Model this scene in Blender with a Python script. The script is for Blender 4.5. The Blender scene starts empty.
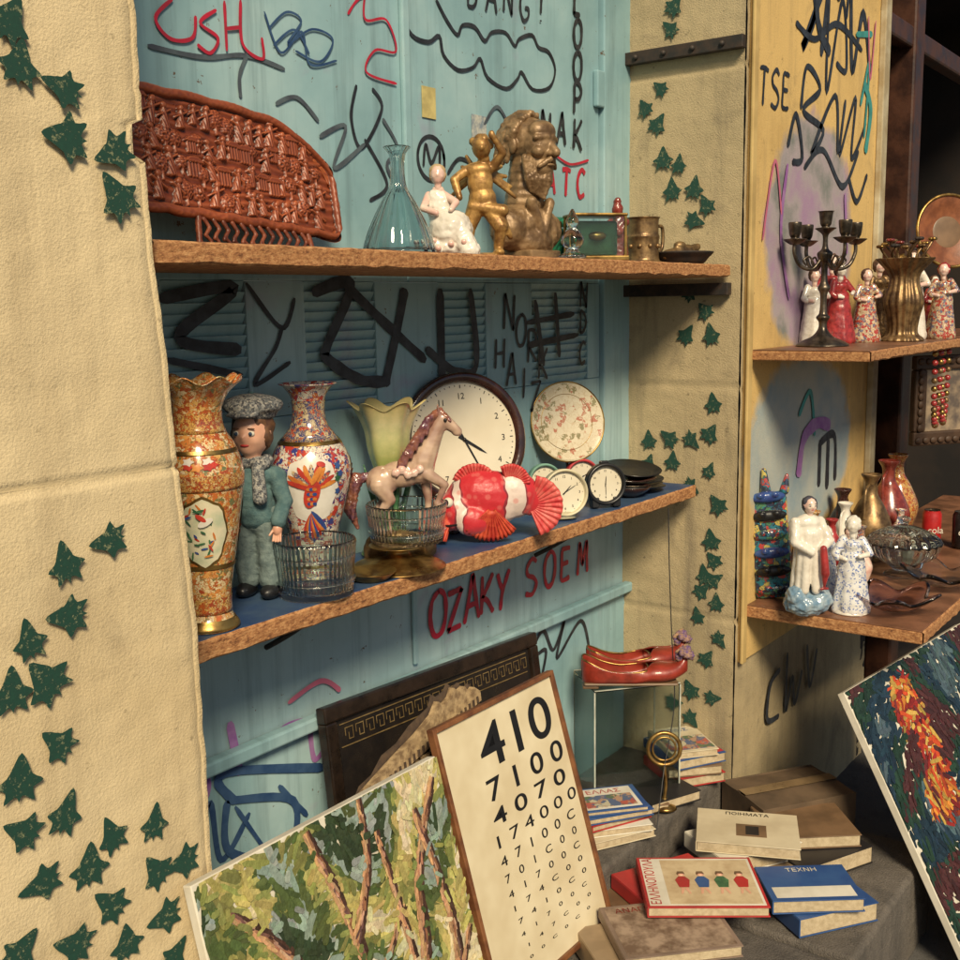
import bpy, math, random
from mathutils import Vector as V, Matrix, noise
random.seed(3)
sc=bpy.context.scene
rad=math.radians
FC=rad(-53.4)   # heading that turns an ornament towards the street corner
def link(o): sc.collection.objects.link(o); return o
def empty(name,loc=(0,0,0),rz=0,rx=0,ry=0,s=1):
    o=bpy.data.objects.new(name,None); o.empty_display_size=.05; o.location=loc; o.rotation_euler=(rx,ry,rz); o.scale=(s,s,s); return link(o)
MC={}
def nt(name):
    m=bpy.data.materials.new(name); m.use_nodes=True; t=m.node_tree; return m,t,t.nodes['Principled BSDF']
def tc(t,out='Object',sc_=(1,1,1)):
    c=t.nodes.new('ShaderNodeTexCoord'); mp=t.nodes.new('ShaderNodeMapping'); mp.inputs['Scale'].default_value=sc_
    t.links.new(c.outputs[out],mp.inputs[0]); return mp.outputs[0]
def nz(t,v,s,det=3,rough=.6,dist=0,out='Fac'):
    n=t.nodes.new('ShaderNodeTexNoise'); n.inputs['Scale'].default_value=s; n.inputs['Detail'].default_value=det; n.inputs['Roughness'].default_value=rough; n.inputs['Distortion'].default_value=dist
    t.links.new(v,n.inputs['Vector']); return n.outputs[out]
def ramp(t,f,stops,const=False):
    r=t.nodes.new('ShaderNodeValToRGB'); e=r.color_ramp
    if const: e.interpolation='CONSTANT'
    while len(e.elements)<len(stops): e.elements.new(.5)
    for i,(p,c) in enumerate(stops): e.elements[i].position=p; e.elements[i].color=(c[0],c[1],c[2],1)
    t.links.new(f,r.inputs[0]); return r.outputs[0]
def mixc(t,f,a,b,mode='MIX'):
    m=t.nodes.new('ShaderNodeMix'); m.data_type='RGBA'; m.blend_type=mode
    for i,x in ((0,f),(6,a),(7,b)):
        if isinstance(x,(int,float)): m.inputs[i].default_value=x
        elif isinstance(x,tuple): m.inputs[i].default_value=(x[0],x[1],x[2],1)
        else: t.links.new(x,m.inputs[i])
    return m.outputs[2]
def bump(t,b,h,st,d=.01):
    n=t.nodes.new('ShaderNodeBump'); n.inputs['Strength'].default_value=st; n.inputs['Distance'].default_value=d
    t.links.new(h,n.inputs['Height']); t.links.new(n.outputs[0],b.inputs['Normal'])
def mat(name,c1,c2=None,scale=25,rough=.6,metal=0,bmp=.15,bs=80,trans=0,coat=0,bd=.003):
    if name in MC: return MC[name]
    m,t,b=nt(name); v=tc(t)
    if c2 is None: c2=tuple(x*.72 for x in c1)
    f=nz(t,v,scale); col=ramp(t,f,[(.38,c2),(.62,c1)])
    t.links.new(col,b.inputs['Base Color'])
    b.inputs['Metallic'].default_value=metal; b.inputs['Transmission Weight'].default_value=trans; b.inputs['Coat Weight'].default_value=coat
    rr=ramp(t,f,[(.3,(max(0,rough-.06),)*3),(.7,(min(1,rough+.1),)*3)]); t.links.new(rr,b.inputs['Roughness'])
    if bmp: bump(t,b,nz(t,v,bs,2),bmp,bd)
    MC[name]=m; return m
def ornate(name,pal,scale=60,line=(.02,.02,.05),lw=.06,rough=.18,zs=1,coat=.6,wob=.012):
    if name in MC: return MC[name]
    m,t,b=nt(name); v0=tc(t,sc_=(1,1,zs)); v=mixc(t,wob,v0,nz(t,v0,scale*.9,2,out='Color'),'LINEAR_LIGHT')
    w=t.nodes.new('ShaderNodeTexVoronoi'); w.inputs['Scale'].default_value=scale; t.links.new(v,w.inputs['Vector'])
    s=t.nodes.new('ShaderNodeSeparateColor'); t.links.new(w.outputs['Color'],s.inputs[0])
    n=len(pal); col=ramp(t,s.outputs[0],[(i/n,c) for i,c in enumerate(pal)],True)
    e=t.nodes.new('ShaderNodeTexVoronoi'); e.feature='DISTANCE_TO_EDGE'; e.inputs['Scale'].default_value=scale; t.links.new(v,e.inputs['Vector'])
    k=ramp(t,e.outputs['Distance'],[(0,(1,1,1)),(lw,(0,0,0))],False)
    w2=nz(t,v,scale*2.2,2); k2=ramp(t,w2,[(.57,(0,0,0)),(.61,(1,1,1))])
    c=mixc(t,k2,col,pal[1]); w3=nz(t,v,scale*1.6,2); c=mixc(t,ramp(t,w3,[(.36,(1,1,1)),(.40,(0,0,0))]),c,pal[0]); c=mixc(t,k,c,line)
    t.links.new(c,b.inputs['Base Color']); b.inputs['Roughness'].default_value=rough; b.inputs['Coat Weight'].default_value=coat
    MC[name]=m; return m
def glass(name,tint=(.9,.97,.95),rough=.02,ior=1.45):
    if name in MC: return MC[name]
    m,t,b=nt(name); b.inputs['Base Color'].default_value=(*tint,1); b.inputs['Transmission Weight'].default_value=1; b.inputs['Roughness'].default_value=rough; b.inputs['IOR'].default_value=ior
    v=tc(t); bump(t,b,nz(t,v,40,2),.08,.002); MC[name]=m; return m
# ---------- mesh helpers
def mesh(name,vs,fs,m,parent=None,smooth=False,loc=(0,0,0),rot=(0,0,0),bevel=0,mi=None):
    me=bpy.data.meshes.new(name); me.from_pydata([tuple(v) for v in vs],[],fs); me.update()
    for x in (m if isinstance(m,(list,tuple)) else [m]): me.materials.append(x)
    if smooth: me.polygons.foreach_set('use_smooth',[True]*len(me.polygons))
    if mi: me.polygons.foreach_set('material_index',mi)
    o=link(bpy.data.objects.new(name,me)); o.location=loc; o.rotation_euler=rot
    if parent: o.parent=parent
    if bevel:
        b=o.modifiers.new('b','BEVEL'); b.width=bevel; b.segments=2; b.limit_method='ANGLE'
    return o
def box(name,x0,x1,y0,y1,z0,z1,m,parent=None,bevel=.002,loc=(0,0,0),rot=(0,0,0)):
    vs=[(x,y,z) for x in (x0,x1) for y in (y0,y1) for z in (z0,z1)]
    fs=[(0,1,3,2),(4,6,7,5),(0,4,5,1),(2,3,7,6),(0,2,6,4),(1,5,7,3)]
    return mesh(name,vs,fs,m,parent,False,loc,rot,bevel)
def crom(pts,n=8):
    P=[V(p) for p in pts]; P=[P[0]]+P+[P[-1]]; o=[]
    for i in range(1,len(P)-2):
        a,b,c,d=P[i-1:i+3]
        for k in range(n):
            t=k/n; o.append(.5*((2*b)+(c-a)*t+(2*a-5*b+4*c-d)*t*t+(3*b-a-3*c+d)*t**3))
    o.append(P[-2]); return o
def lathe(name,prof,m,parent=None,segs=48,sm=True,rib=0,ribn=0,loc=(0,0,0),rot=(0,0,0),n=6,ruf=None):
    pr=crom([(p[0],p[1],0) for p in prof],n) if sm else [V((p[0],p[1],0)) for p in prof]
    vs=[];fs=[]
    for j,p in enumerate(pr):
        for i in range(segs):
            a=2*math.pi*i/segs; r=max(p.x,.0001)
            if rib: r*=1+rib*(math.cos(ribn*a))
            z=p.y
            if ruf and z>ruf[0]: k=(z-ruf[0]); z+=k*ruf[1]*math.cos(ruf[2]*a); r*=1+ruf[3]*k/.02*math.cos(ruf[2]*a)*.2
            vs.append((r*math.cos(a),r*math.sin(a),z))
    for j in range(len(pr)-1):
        for i in range(segs):
            k=(i+1)%segs; fs.append((j*segs+i,j*segs+k,(j+1)*segs+k,(j+1)*segs+i))
    fs.append(tuple(range(segs-1,-1,-1)))
    return mesh(name,vs,fs,m,parent,True,loc,rot)
def radat(prof,z):
    pr=crom([(p[0],p[1],0) for p in prof],6)
    for a,b in zip(pr,pr[1:]):
        if min(a.y,b.y)<=z<=max(a.y,b.y) and abs(b.y-a.y)>1e-6: return a.x+(b.x-a.x)*(z-a.y)/(b.y-a.y)
    return pr[-1].x
def decal(name,prof,shape,m,parent,off=.0012):
    cx=sum(p[0] for p in shape)/len(shape); cz=sum(p[1] for p in shape)/len(shape); vs=[];fs=[];N=len(shape)
    for k in range(0,6):
        f=k/5
        for (a,z) in shape:
            A=cx+(a-cx)*f; Z=cz+(z-cz)*f; r=radat(prof,Z)+off; vs.append((r*math.cos(A),r*math.sin(A),Z))
    for k in range(5):
        for i in range(N):
            j=(i+1)%N; fs.append((k*N+i,k*N+j,(k+1)*N+j,(k+1)*N+i))
    return mesh(name,vs,fs,m,parent,True)
def ell(a,z,ra,rz,n=16,rot=0,lob=0,ln=5,R=.065):
    o=[]
    for i in range(n):
        t=2*math.pi*i/n; q=1+lob*math.cos(ln*t); x=ra*q*math.cos(t); y=rz*q*math.sin(t)
        o.append((a+(x*math.cos(rot)-y*math.sin(rot))/R, z+x*math.sin(rot)+y*math.cos(rot)))
    return o
def sph_add(vs,fs,c,r,seg=12,rings=8,rot=None):
    b=len(vs)
    for j in range(rings+1):
        ph=math.pi*j/rings
        for i in range(seg):
            a=2*math.pi*i/seg; p=V((r[0]*math.sin(ph)*math.cos(a),r[1]*math.sin(ph)*math.sin(a),r[2]*math.cos(ph)))
            vs.append(V(c)+p)
    for j in range(rings):
        for i in range(seg):
            k=(i+1)%seg; fs.append((b+j*seg+i,b+(j+1)*seg+i,b+(j+1)*seg+k,b+j*seg+k))
def blob(name,parts,m,parent=None,vox=.003,sm=3,disp=0,ds=.02,loc=(0,0,0),rot=(0,0,0)):
    vs=[];fs=[]
    for p in parts:
        if len(p)==4:
            a,b,r1,r2=V(p[0]),V(p[1]),p[2],p[3]; n=max(2,int((b-a).length/(min(r1,r2)*.45))+1)
            for i in range(n+1):
                t=i/n; r=r1+(r2-r1)*t; sph_add(vs,fs,a.lerp(b,t),(r,r,r),10,6)
        else: sph_add(vs,fs,p[0],p[1],16,10,None)
    o=mesh(name,vs,fs,m,parent,True,loc,rot)
    w=o.modifiers.new('w','WELD'); w.merge_threshold=1e-5
    r=o.modifiers.new('r','REMESH'); r.mode='VOXEL'; r.voxel_size=vox; r.use_smooth_shade=True
    s=o.modifiers.new('s','SMOOTH'); s.factor=.5; s.iterations=sm
    if disp:
        tx=bpy.data.textures.new('t','CLOUDS'); tx.noise_scale=ds; tx.noise_depth=3
        d=o.modifiers.new('d','DISPLACE'); d.texture=tx; d.strength=disp; d.mid_level=.5
    return o
def ball(name,c,r,m,parent):
    vs=[];fs=[]; rr=r if isinstance(r,tuple) else (r,r,r); sph_add(vs,fs,(0,0,0),rr,20,14); return mesh(name,vs,fs,m,parent,True,c)
def tube(name,pts,r,m,parent=None,n=6,cyc=False,r2=None):
    cu=bpy.data.curves.new(name,'CURVE'); cu.dimensions='3D'; cu.bevel_depth=1; cu.bevel_resolution=3
    P=crom(pts,n); s=cu.splines.new('POLY'); s.points.add(len(P)-1)
    for i,p in enumerate(P):
        s.points[i].co=(*p,1); s.points[i].radius=r if r2 is None else r+(r2-r)*i/(len(P)-1)
    s.use_cyclic_u=cyc; cu.materials.append(m); cu.use_fill_caps=True
    o=link(bpy.data.objects.new(name,cu))
    if parent: o.parent=parent
    return o
def text(body,size,m,parent,loc,rot=(rad(90),0,0),ext=.0004,al='LEFT',sx=1,off=0,fit=0):
    cu=bpy.data.curves.new('lettering','FONT'); cu.body=body; cu.size=size; cu.extrude=ext; cu.align_x=al; cu.offset=off; cu.materials.append(m)
    o=link(bpy.data.objects.new('lettering',cu)); o.location=loc; o.rotation_euler=rot; o.scale=(sx,1,1); o.parent=parent
    if fit: bpy.context.view_layer.update(); o.scale=(fit/max(o.dimensions.x,.001),1,1)
    return o
KO=[0]
def strokes(name,S,m,parent,fmap,w=.012,n=8,vary=.25):
    vs=[];fs=[]
    for st in S:
        ww=w
        if isinstance(st,tuple): st,ww=st
        KO[0]+=1; off=.0022+.00013*(KO[0]%24)
        P=crom([(p[0],p[1],0) for p in st],n); b=len(vs); L=len(P)
        for i,p in enumerate(P):
            d=(P[min(i+1,L-1)]-P[max(i-1,0)]); d.normalize(); nn=V((-d.y,d.x,0)); q=ww*.5*(1+vary*noise.noise(V((i*.35,KO[0]*3.1,0))))
            if i in(0,L-1): q*=.5
            vs.append(fmap(p.x+nn.x*q,p.y+nn.y*q,off)); vs.append(fmap(p.x-nn.x*q,p.y-nn.y*q,off))
        for i in range(L-1): fs.append((b+2*i,b+2*i+1,b+2*i+3,b+2*i+2))
    return mesh(name,vs,fs,m,parent)
GL={'O':[[(.35,1),(.08,.8),(.02,.4),(.2,.03),(.5,.05),(.66,.4),(.6,.85),(.33,1.02)]],'Z':[[(0,.95),(.3,.97),(.62,.98),(.6,.9),(.1,.12),(.04,.03),(.2,.03),(.66,.05)]],'A':[[(0,-.02),(.14,.4),(.32,1),(.36,1),(.5,.5),(.66,0)],[(.08,.36),(.56,.38)]],'K':[[(.05,1),(.06,.5),(.04,0)],[(.6,1),(.3,.65),(.08,.45),(.12,.42),(.35,.3),(.66,-.04)]],'Y':[[(0,1),(.15,.7),(.32,.5)],[(.66,1.02),(.45,.7),(.28,.4),(.2,-.06)]],
'S':[[(.6,.9),(.35,1.02),(.06,.82),(.12,.6),(.45,.48),(.62,.28),(.4,.03),(.0,.1)]],'E':[[(.6,.98),(.3,1),(.06,.95),(.05,.5),(.05,.06),(.3,0),(.62,.04)],[(.05,.52),(.5,.54)]],'M':[[(0,0),(.04,.5),(.1,1),(.14,1),(.34,.4),(.38,.4),(.6,1),(.64,1),(.68,.5),(.74,0)]],'T':[[(0,.96),(.35,1),(.7,.95)],[(.36,.98),(.34,.5),(.33,0)]],'C':[[(.62,.86),(.35,1),(.08,.75),(.04,.35),(.25,.02),(.62,.14)]],
'B':[[(.06,0),(.05,.5),(.06,1),(.4,.98),(.5,.78),(.3,.56),(.1,.54)],[(.1,.54),(.5,.5),(.6,.25),(.4,.02),(.05,.0)]],'N':[[(.04,0),(.05,.5),(.06,1),(.1,.98),(.34,.5),(.58,.04),(.62,.04),(.62,.5),(.64,1.02)]],'G':[[(.6,.86),(.35,1),(.06,.7),(.06,.3),(.3,.0),(.6,.15),(.62,.42),(.36,.42)]],'L':[[(.08,1),(.06,.5),(.06,.06),(.1,.02),(.55,.03)]],'P':[[(.06,-.02),(.06,.5),(.06,.98),(.4,1),(.58,.76),(.4,.5),(.08,.46)]],'D':[[(.05,0),(.06,.5),(.05,1),(.4,.9),(.62,.5),(.4,.1),(.04,0)]],'R':[[(.06,-.02),(.06,.5),(.06,.98),(.4,1),(.55,.76),(.4,.52),(.1,.48),(.3,.3),(.62,0)]],'H':[[(.04,1),(.05,.5),(.03,0)],[(.62,1),(.6,.5),(.62,0)],[(.04,.5),(.6,.52)]],'I':[[(.3,1),(.3,.5),(.28,0)]],'!':[[(.3,1),(.28,.6),(.27,.3)],[(.26,.06),(.28,.0)]],'U':[[(.04,1),(.05,.4),(.25,0),(.5,.1),(.62,.5),(.62,1)]]}
def tag(body,x,z,h,adv,w,m,parent,fmap,dz=0,sl=.08,vert=False):
    S=[]
    for i,c in enumerate(body):
        if c in GL:
            ox=x+(0 if vert else i*adv)+random.uniform(-.004,.004); oz=z+(-i*adv if vert else i*dz)+random.uniform(-.006,.006); k=random.uniform(.92,1.08)
            for st in GL[c]: S.append([(ox+(p[0]+p[1]*sl)*h*k*.85,oz+p[1]*h*k) for p in st])
    strokes('tag_'+body.lower().strip('!'),S,m,parent,fmap,w,6,.3)
LEAF=[(0,-.5),(.10,-.34),(.40,-.50),(.36,-.20),(.62,-.06),(.33,.12),(.24,.30),(.02,.66),(-.22,.30),(-.34,.12),(-.60,-.04),(-.36,-.20),(-.38,-.48),(-.10,-.34)]
LEAF=[(p.x*1.03,p.y*1.03) for p in crom([(a,b,0) for a,b in LEAF+LEAF[:1]],3)[:-1]]
def leaves(name,L,s,m,fmap):
    vs=[];fs=[]
    for (u,v) in L:
        a=random.uniform(-1.0,1.0)+random.choice((0,0,0,1.6)); k=s*random.uniform(.88,1.12); b=len(vs); off=.0036+random.random()*.0008; sx=random.uniform(.78,1)
        pts=[(u+(x*math.cos(a)*sx-y*math.sin(a))*k+random.uniform(-.0004,.0004),v+(x*math.sin(a)*sx+y*math.cos(a))*k+random.uniform(-.0004,.0004)) for (x,y) in LEAF]
        vs.append(fmap(u,v,off))
        for p in pts: vs.append(fmap(p[0],p[1],off))
        N=len(pts)
        for i in range(N): fs.append((b,b+1+i,b+1+(i+1)%N))
    return mesh(name,vs,fs,m)
# ---------- materials
def wallmat(name,c1,c2,c3,bs=1,extra=None,gr_=.2):
    m,t,b=nt(name); v=tc(t)
    f1=nz(t,v,1.6,5,.65); col=ramp(t,f1,[(.34,c2),(.5,c1),(.75,tuple(min(1,x*1.1) for x in c1))])
    st=nz(t,tc(t,sc_=(7,7,.7)),1.5,4,.7); col=mixc(t,ramp(t,st,[(.50,(0,0,0)),(.76,(.65,.65,.65))]),col,c3)
    sm_=nz(t,v,5,5,.7,.6); col=mixc(t,ramp(t,sm_,[(.56,(0,0,0)),(.72,(.5,.5,.5))]),col,c3)
    pit=nz(t,v,38,4,.75); col=mixc(t,ramp(t,pit,[(.29,(.8,.8,.8)),(.38,(0,0,0))]),col,tuple(x*.55 for x in c2))
    gr=nz(t,v,240,2,.7); col=mixc(t,gr_,col,ramp(t,gr,[(.3,(.35,.35,.35)),(.7,(1.2,1.2,1.2))]),'MULTIPLY')
    if extra: col=extra(t,col,v)
    t.links.new(col,b.inputs['Base Color']); b.inputs['Roughness'].default_value=.9
    a=t.nodes.new('ShaderNodeMath'); a.operation='MULTIPLY_ADD'; a.inputs[1].default_value=1.5; t.links.new(nz(t,v,14,5,.65),a.inputs[0]); t.links.new(gr,a.inputs[2])
    bump(t,b,a.outputs[0],.4*bs,.005); return m
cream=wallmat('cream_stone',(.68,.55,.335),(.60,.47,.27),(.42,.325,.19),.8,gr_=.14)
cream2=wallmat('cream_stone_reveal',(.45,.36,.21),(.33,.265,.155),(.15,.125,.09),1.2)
def blot(t,col,v):
    def mask(cx,cz,rx,rz):
        mp=t.nodes.new('ShaderNodeMapping'); mp.vector_type='POINT'; mp.inputs['Location'].default_value=(-cx/rx,0,-cz/rz); mp.inputs['Scale'].default_value=(1/rx,0,1/rz); t.links.new(v,mp.inputs[0])
        l=t.nodes.new('ShaderNodeVectorMath'); l.operation='LENGTH'; t.links.new(mp.outputs[0],l.inputs[0])
        h=t.nodes.new('ShaderNodeMath'); h.operation='MULTIPLY'; h.inputs[1].default_value=.5; t.links.new(l.outputs['Value'],h.inputs[0])
        a=t.nodes.new('ShaderNodeMath'); a.operation='MULTIPLY_ADD'; a.inputs[1].default_value=.2; t.links.new(nz(t,v,9,5),a.inputs[0]); t.links.new(h.outputs[0],a.inputs[2])
        return ramp(t,a.outputs[0],[(.57,(1,1,1)),(.63,(0,0,0))])
    c=mixc(t,mask(3.53,1.74,.38,.37),col,ramp(t,nz(t,v,5,5),[(.35,(.34,.22,.34)),(.5,(.36,.31,.33)),(.65,(.19,.20,.19))]))
    c=mixc(t,mask(3.50,1.07,.46,.30),c,ramp(t,nz(t,v,5,5),[(.35,(.25,.33,.37)),(.6,(.40,.42,.38))]))
    return c
ochre=wallmat('ochre_plaster',(.66,.45,.17),(.50,.33,.12),(.28,.20,.10),.7,blot)
greystone=wallmat('grey_stone',(.15,.13,.11),(.075,.067,.06),(.04,.038,.036),2.2,gr_=.5)
street=wallmat('street_paving',(.10,.095,.09),(.06,.06,.055),(.04,.04,.04),1.5)
def bl(name,k=1.0,g=0):
    m,t,b=nt(name); v=tc(t)
    A=[tuple((x*(1-g)+.45*g)*k for x in c) for c in ((.18,.32,.36),(.27,.44,.48),(.39,.55,.57))]
    col=ramp(t,nz(t,v,2.2,5,.6),[(.3,A[0]),(.52,A[1]),(.72,A[2])])
    st=nz(t,tc(t,sc_=(14,1,.8)),1.6,4,.7); col=mixc(t,ramp(t,st,[(.5,(0,0,0)),(.8,(.6,.6,.6))]),col,(.10,.16,.18))
    pu=nz(t,v,3.1,4,.7,.5); col=mixc(t,ramp(t,pu,[(.60,(0,0,0)),(.74,(.45,.45,.45))]),col,(.33,.20,.36))
    ch=nz(t,v,30,4,.8); col=mixc(t,ramp(t,ch,[(.30,(1,1,1)),(.34,(0,0,0))]),col,(.13,.09,.06))
    t.links.new(col,b.inputs['Base Color']); b.inputs['Roughness'].default_value=.5; bump(t,b,nz(t,v,9,4),.3,.006); return m
blue=bl('blue_painted_metal')
m,t,b=nt('green_stencil_paint'); v=tc(t); t.links.new(ramp(t,nz(t,v,110,3,.8),[(.34,(.20,.22,.12)),(.43,(.008,.045,.032)),(.8,(.010,.065,.042))]),b.inputs['Base Color']); b.inputs['Roughness'].default_value=.8; leafm=m
blk=mat('black_spray',(.012,.014,.02),(.03,.035,.045),30,.5,bmp=0)
gry=mat('grey_marker',(.05,.06,.08),(.09,.12,.14),20,.6,bmp=0)
redp=mat('red_spray',(.50,.015,.045),(.36,.02,.04),20,.5,bmp=0)
pinkp=mat('pink_spray',(.55,.14,.22),(.45,.12,.2),20,.6,bmp=0)
purp=mat('purple_spray',(.26,.10,.32),(.34,.18,.38),20,.6,bmp=0)
bluep=mat('blue_spray',(.015,.05,.14),(.04,.09,.19),20,.6,bmp=0)
teal=mat('teal_spray',(.05,.30,.28),None,20,.6,bmp=0)
def chip():
    m,t,b=nt('chipboard'); v=tc(t,sc_=(1,1,2))
    col=ramp(t,nz(t,v,70,4,.8),[(.3,(.10,.035,.015)),(.48,(.36,.16,.06)),(.68,(.58,.32,.14))]); t.links.new(col,b.inputs['Base Color']); b.inputs['Roughness'].default_value=.8; bump(t,b,nz(t,v,120,3),.6,.003); return m
chipm=chip()
shelftop=mat('dark_blue_shelf_paint',(.02,.05,.14),(.05,.09,.16),9,.45)
shelfwood=mat('brown_shelf_top',(.24,.11,.06),(.12,.055,.03),9,.4)
gold=mat('aged_brass',(.45,.29,.09),(.22,.12,.04),30,.32,.9)
bronze=mat('bronze',(.30,.19,.085),(.12,.07,.035),35,.38,.65,bmp=.3)
bustm=mat('patinated_plaster',(.30,.19,.095),(.13,.075,.035),28,.42,.25,bmp=.35,bs=120)
silver=mat('tarnished_pewter',(.17,.135,.10),(.06,.05,.04),30,.33,.85,bmp=.3)
iron=mat('black_iron',(.03,.027,.025),(.06,.04,.03),30,.6,.3)
wht=mat('white_porcelain',(.76,.72,.64),(.62,.57,.49),20,.15,coat=.6,bmp=0)
pink=mat('pink_porcelain',(.66,.40,.34),(.74,.60,.50),25,.2,coat=.5,bmp=0)
skin=mat('doll_skin',(.68,.38,.26),(.60,.30,.20),20,.35,bmp=0)
blackm=mat('black_plastic',(.012,.012,.014),None,20,.35,bmp=0)
paper=mat('aged_paper',(.68,.60,.42),(.58,.49,.32),6,.7,bmp=0)
pagem=mat('book_pages',(.58,.48,.32),(.44,.35,.22),60,.8,bmp=0)
white=mat('white_card',(.70,.66,.56),(.58,.54,.44),10,.6,bmp=0)
woodf=mat('brown_wood_frame',(.22,.09,.035),(.12,.045,.02),20,.4)
cry=glass('crystal_glass'); clr=glass('clear_glass',(.72,.82,.82))
mb=lambda u,v,o:(u,.38-o,v)
mp0=lambda u,v,o:(u,-.012-o,v)
mpl=lambda u,v,o:(u,0-o-.003,v)
mr=lambda u,v,o:(3.02-o-.003,u,v)
# ---------- street, wall
mesh('ground',[(-150,-150,-.25),(150,-150,-.25),(150,150,-.25),(-150,150,-.25)],[(0,1,2,3)],street)
def grid(name,us,vs_,f,m,smooth=True,parent=None):
    P=[];F=[];nu=len(us);nv=len(vs_)
    for v in vs_:
        for u in us: P.append(f(u,v))
    for j in range(nv-1):
        for i in range(nu-1): a=j*nu+i; F.append((a,a+1,a+nu+1,a+nu))
    return mesh(name,P,F,m,parent,smooth)
def fr(a,b,n): return [a+(b-a)*i/(n-1) for i in range(n)]
W1=empty('stone_pillar')
def edgex(z):
    e=.995+.012*noise.noise(V((0,0,z*3)))+.004*noise.noise(V((3,0,z*20)))
    if z<1.6: e+=.038*min(1,(1.6-z)/.5)
    if z>1.84: e-=.004
    if 1.755<z<1.80: e-=.018
    return e
def pf(u,z):
    e=edgex(z)
    j=min(abs(z-(1.325+.003*noise.noise(V((u*4,0,0))))),abs(z-2.35),abs(z-.42))
    y=.003*noise.noise(V((u*5,1,z*5)))+.0012*noise.noise(V((u*30,4,z*30)))
    if j<.007: y+=.009*(1-j/.007)
    if u<=0: x=e+u
    else: x=e
    if u>0: y=y+u
    if -.025<u<0: y+=((u+.025)/.025)**2*.008
    return (x,y,z)
us=fr(-3,-.6,12)+fr(-.59,-.03,70)+fr(-.024,0,7)+[.012,.03,.08,.2,.38]
grid('pillar_face',us,fr(-.25,3.6,480),pf,cream,True,W1)
leaves('painted_ivy_leaves',[(.80,1.90),(.81,1.85),(.87,1.83),(.87,1.77),(.94,1.76),(.94,1.70),(.89,1.24),(.82,1.22),(.76,1.13),(.82,1.15),(.78,1.07),(.73,1.07),(.79,.98),(.73,.95),(.79,.88),(.86,.82),(.93,.81),(.73,.88),(.75,.80),(.82,.79),(.85,.72),(.98,.73),(.93,.735),(.94,.66),(.71,.72),(.79,.69),(.87,.65),(.95,.59),(.66,1.0),(.68,1.2),(.7,1.95),(.68,1.8)],.054,leafm,mpl)
W2=empty('stone_wall')
def wf(u,z):
    y=.003*noise.noise(V((u*5+9,1,z*5)))+.0015*noise.noise(V((u*30,4,z*30)))
    j=min(abs(z-1.30),abs(z-2.2),abs(z-.60))
    if j<.008: y+=.008*(1-j/.008)
    if u<0: return (3.02+y,-u,z)
    return (3.02+u,y,z)
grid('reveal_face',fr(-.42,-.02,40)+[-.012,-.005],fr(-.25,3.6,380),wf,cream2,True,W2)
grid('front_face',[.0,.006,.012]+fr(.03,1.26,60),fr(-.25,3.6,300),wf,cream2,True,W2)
box('lintel_bar',2.99,3.015,.0,.37,2.235,2.27,iron,W2); box('lintel_bar_low',2.985,3.015,.03,.37,1.565,1.60,iron,W2)
for k in range(4): ball('rivet_%d'%k,(2.988,.06+.09*k,2.252),.008,iron,W2)
leaves('painted_ivy_leaves',[(y/100,z/100) for y,z in [(22,238),(23,232),(31,211),(26,216),(27,206),(25,196),(20,194),(22,187),(15,187),(15,178),(11,182),(16,157),(11,152),(17,145),(9,145),(8,125),(9,116),(29,113),(22,114),(15,114),(21,107),(29,106),(15,100),(9,105),(8,84),(7,78),(7,72),(11,68),(6,65),(5,54),(9,47),(14,36),(7,35),(14,27),(20,31),(12,60),(6,95),(10,73)]],.052,leafm,mr)
P=empty('plastered_panel'); box('sheet',3.035,4.22,-.012,.0,.47,3.6,ochre,P,.004)
box('edge_strip',3.024,3.055,-.022,-.0125,.47,3.6,mat('ochre_trim',(.56,.40,.16),(.42,.29,.11),8,.7),P,.003)
box('white_strip',4.14,4.2,-.035,-.0125,.47,3.6,mat('pale_trim',(.50,.45,.32),(.33,.26,.15),8,.7),P,.004)
G=empty('graffiti_tags')
strokes('black_tag',[([(3.36,2.45),(3.42,2.55),(3.5,2.42),(3.4,2.3),(3.6,2.52),(3.56,2.3)],.03),[(3.62,2.5),(3.62,2.2),(3.74,2.5),(3.8,2.3),(3.7,2.3)],([(3.82,2.55),(3.86,2.3),(3.95,2.5),(4.05,2.3)],.03),[(3.4,2.12),(3.44,2.25),(3.56,2.2),(3.42,2.12),(3.6,2.08),(3.5,2.0),(3.7,2.2),(3.74,2.02)],[(3.8,2.2),(3.76,2.02),(3.9,2.22),(3.88,2.02),(4.02,2.15)],[(3.44,1.95),(3.6,2.02),(3.8,1.92),(3.95,2.05)],[(3.34,2.36),(3.5,2.34),(3.7,2.42),(3.95,2.38)],([(3.5,2.6),(3.52,2.4),(3.64,2.32)],.035),[(3.3,2.0),(3.36,2.1),(3.42,1.98),(3.34,1.96)],[(3.86,1.95),(3.95,1.88),(4.05,1.98)],[(3.66,2.62),(3.7,2.5),(3.8,2.6),(3.78,2.45)]],blk,G,mp0,.020)
strokes('teal_tag',[[(3.95,2.2),(4.03,2.35),(4.0,2.1)],[(3.88,2.42),(4.05,2.45)],[(3.45,1.18),(3.55,1.25),(3.6,1.1)],([(3.98,2.28),(4.06,2.2),(4.02,2.05)],.035)],teal,G,mp0,.02)
strokes('violet_tag',[([(3.46,.98),(3.5,1.1),(3.62,1.14),(3.75,1.12)],.045),([(3.3,1.95),(3.26,1.75),(3.34,1.55)],.02),([(3.82,1.9),(3.86,1.7)],.02)],purp,G,mp0)
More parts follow.
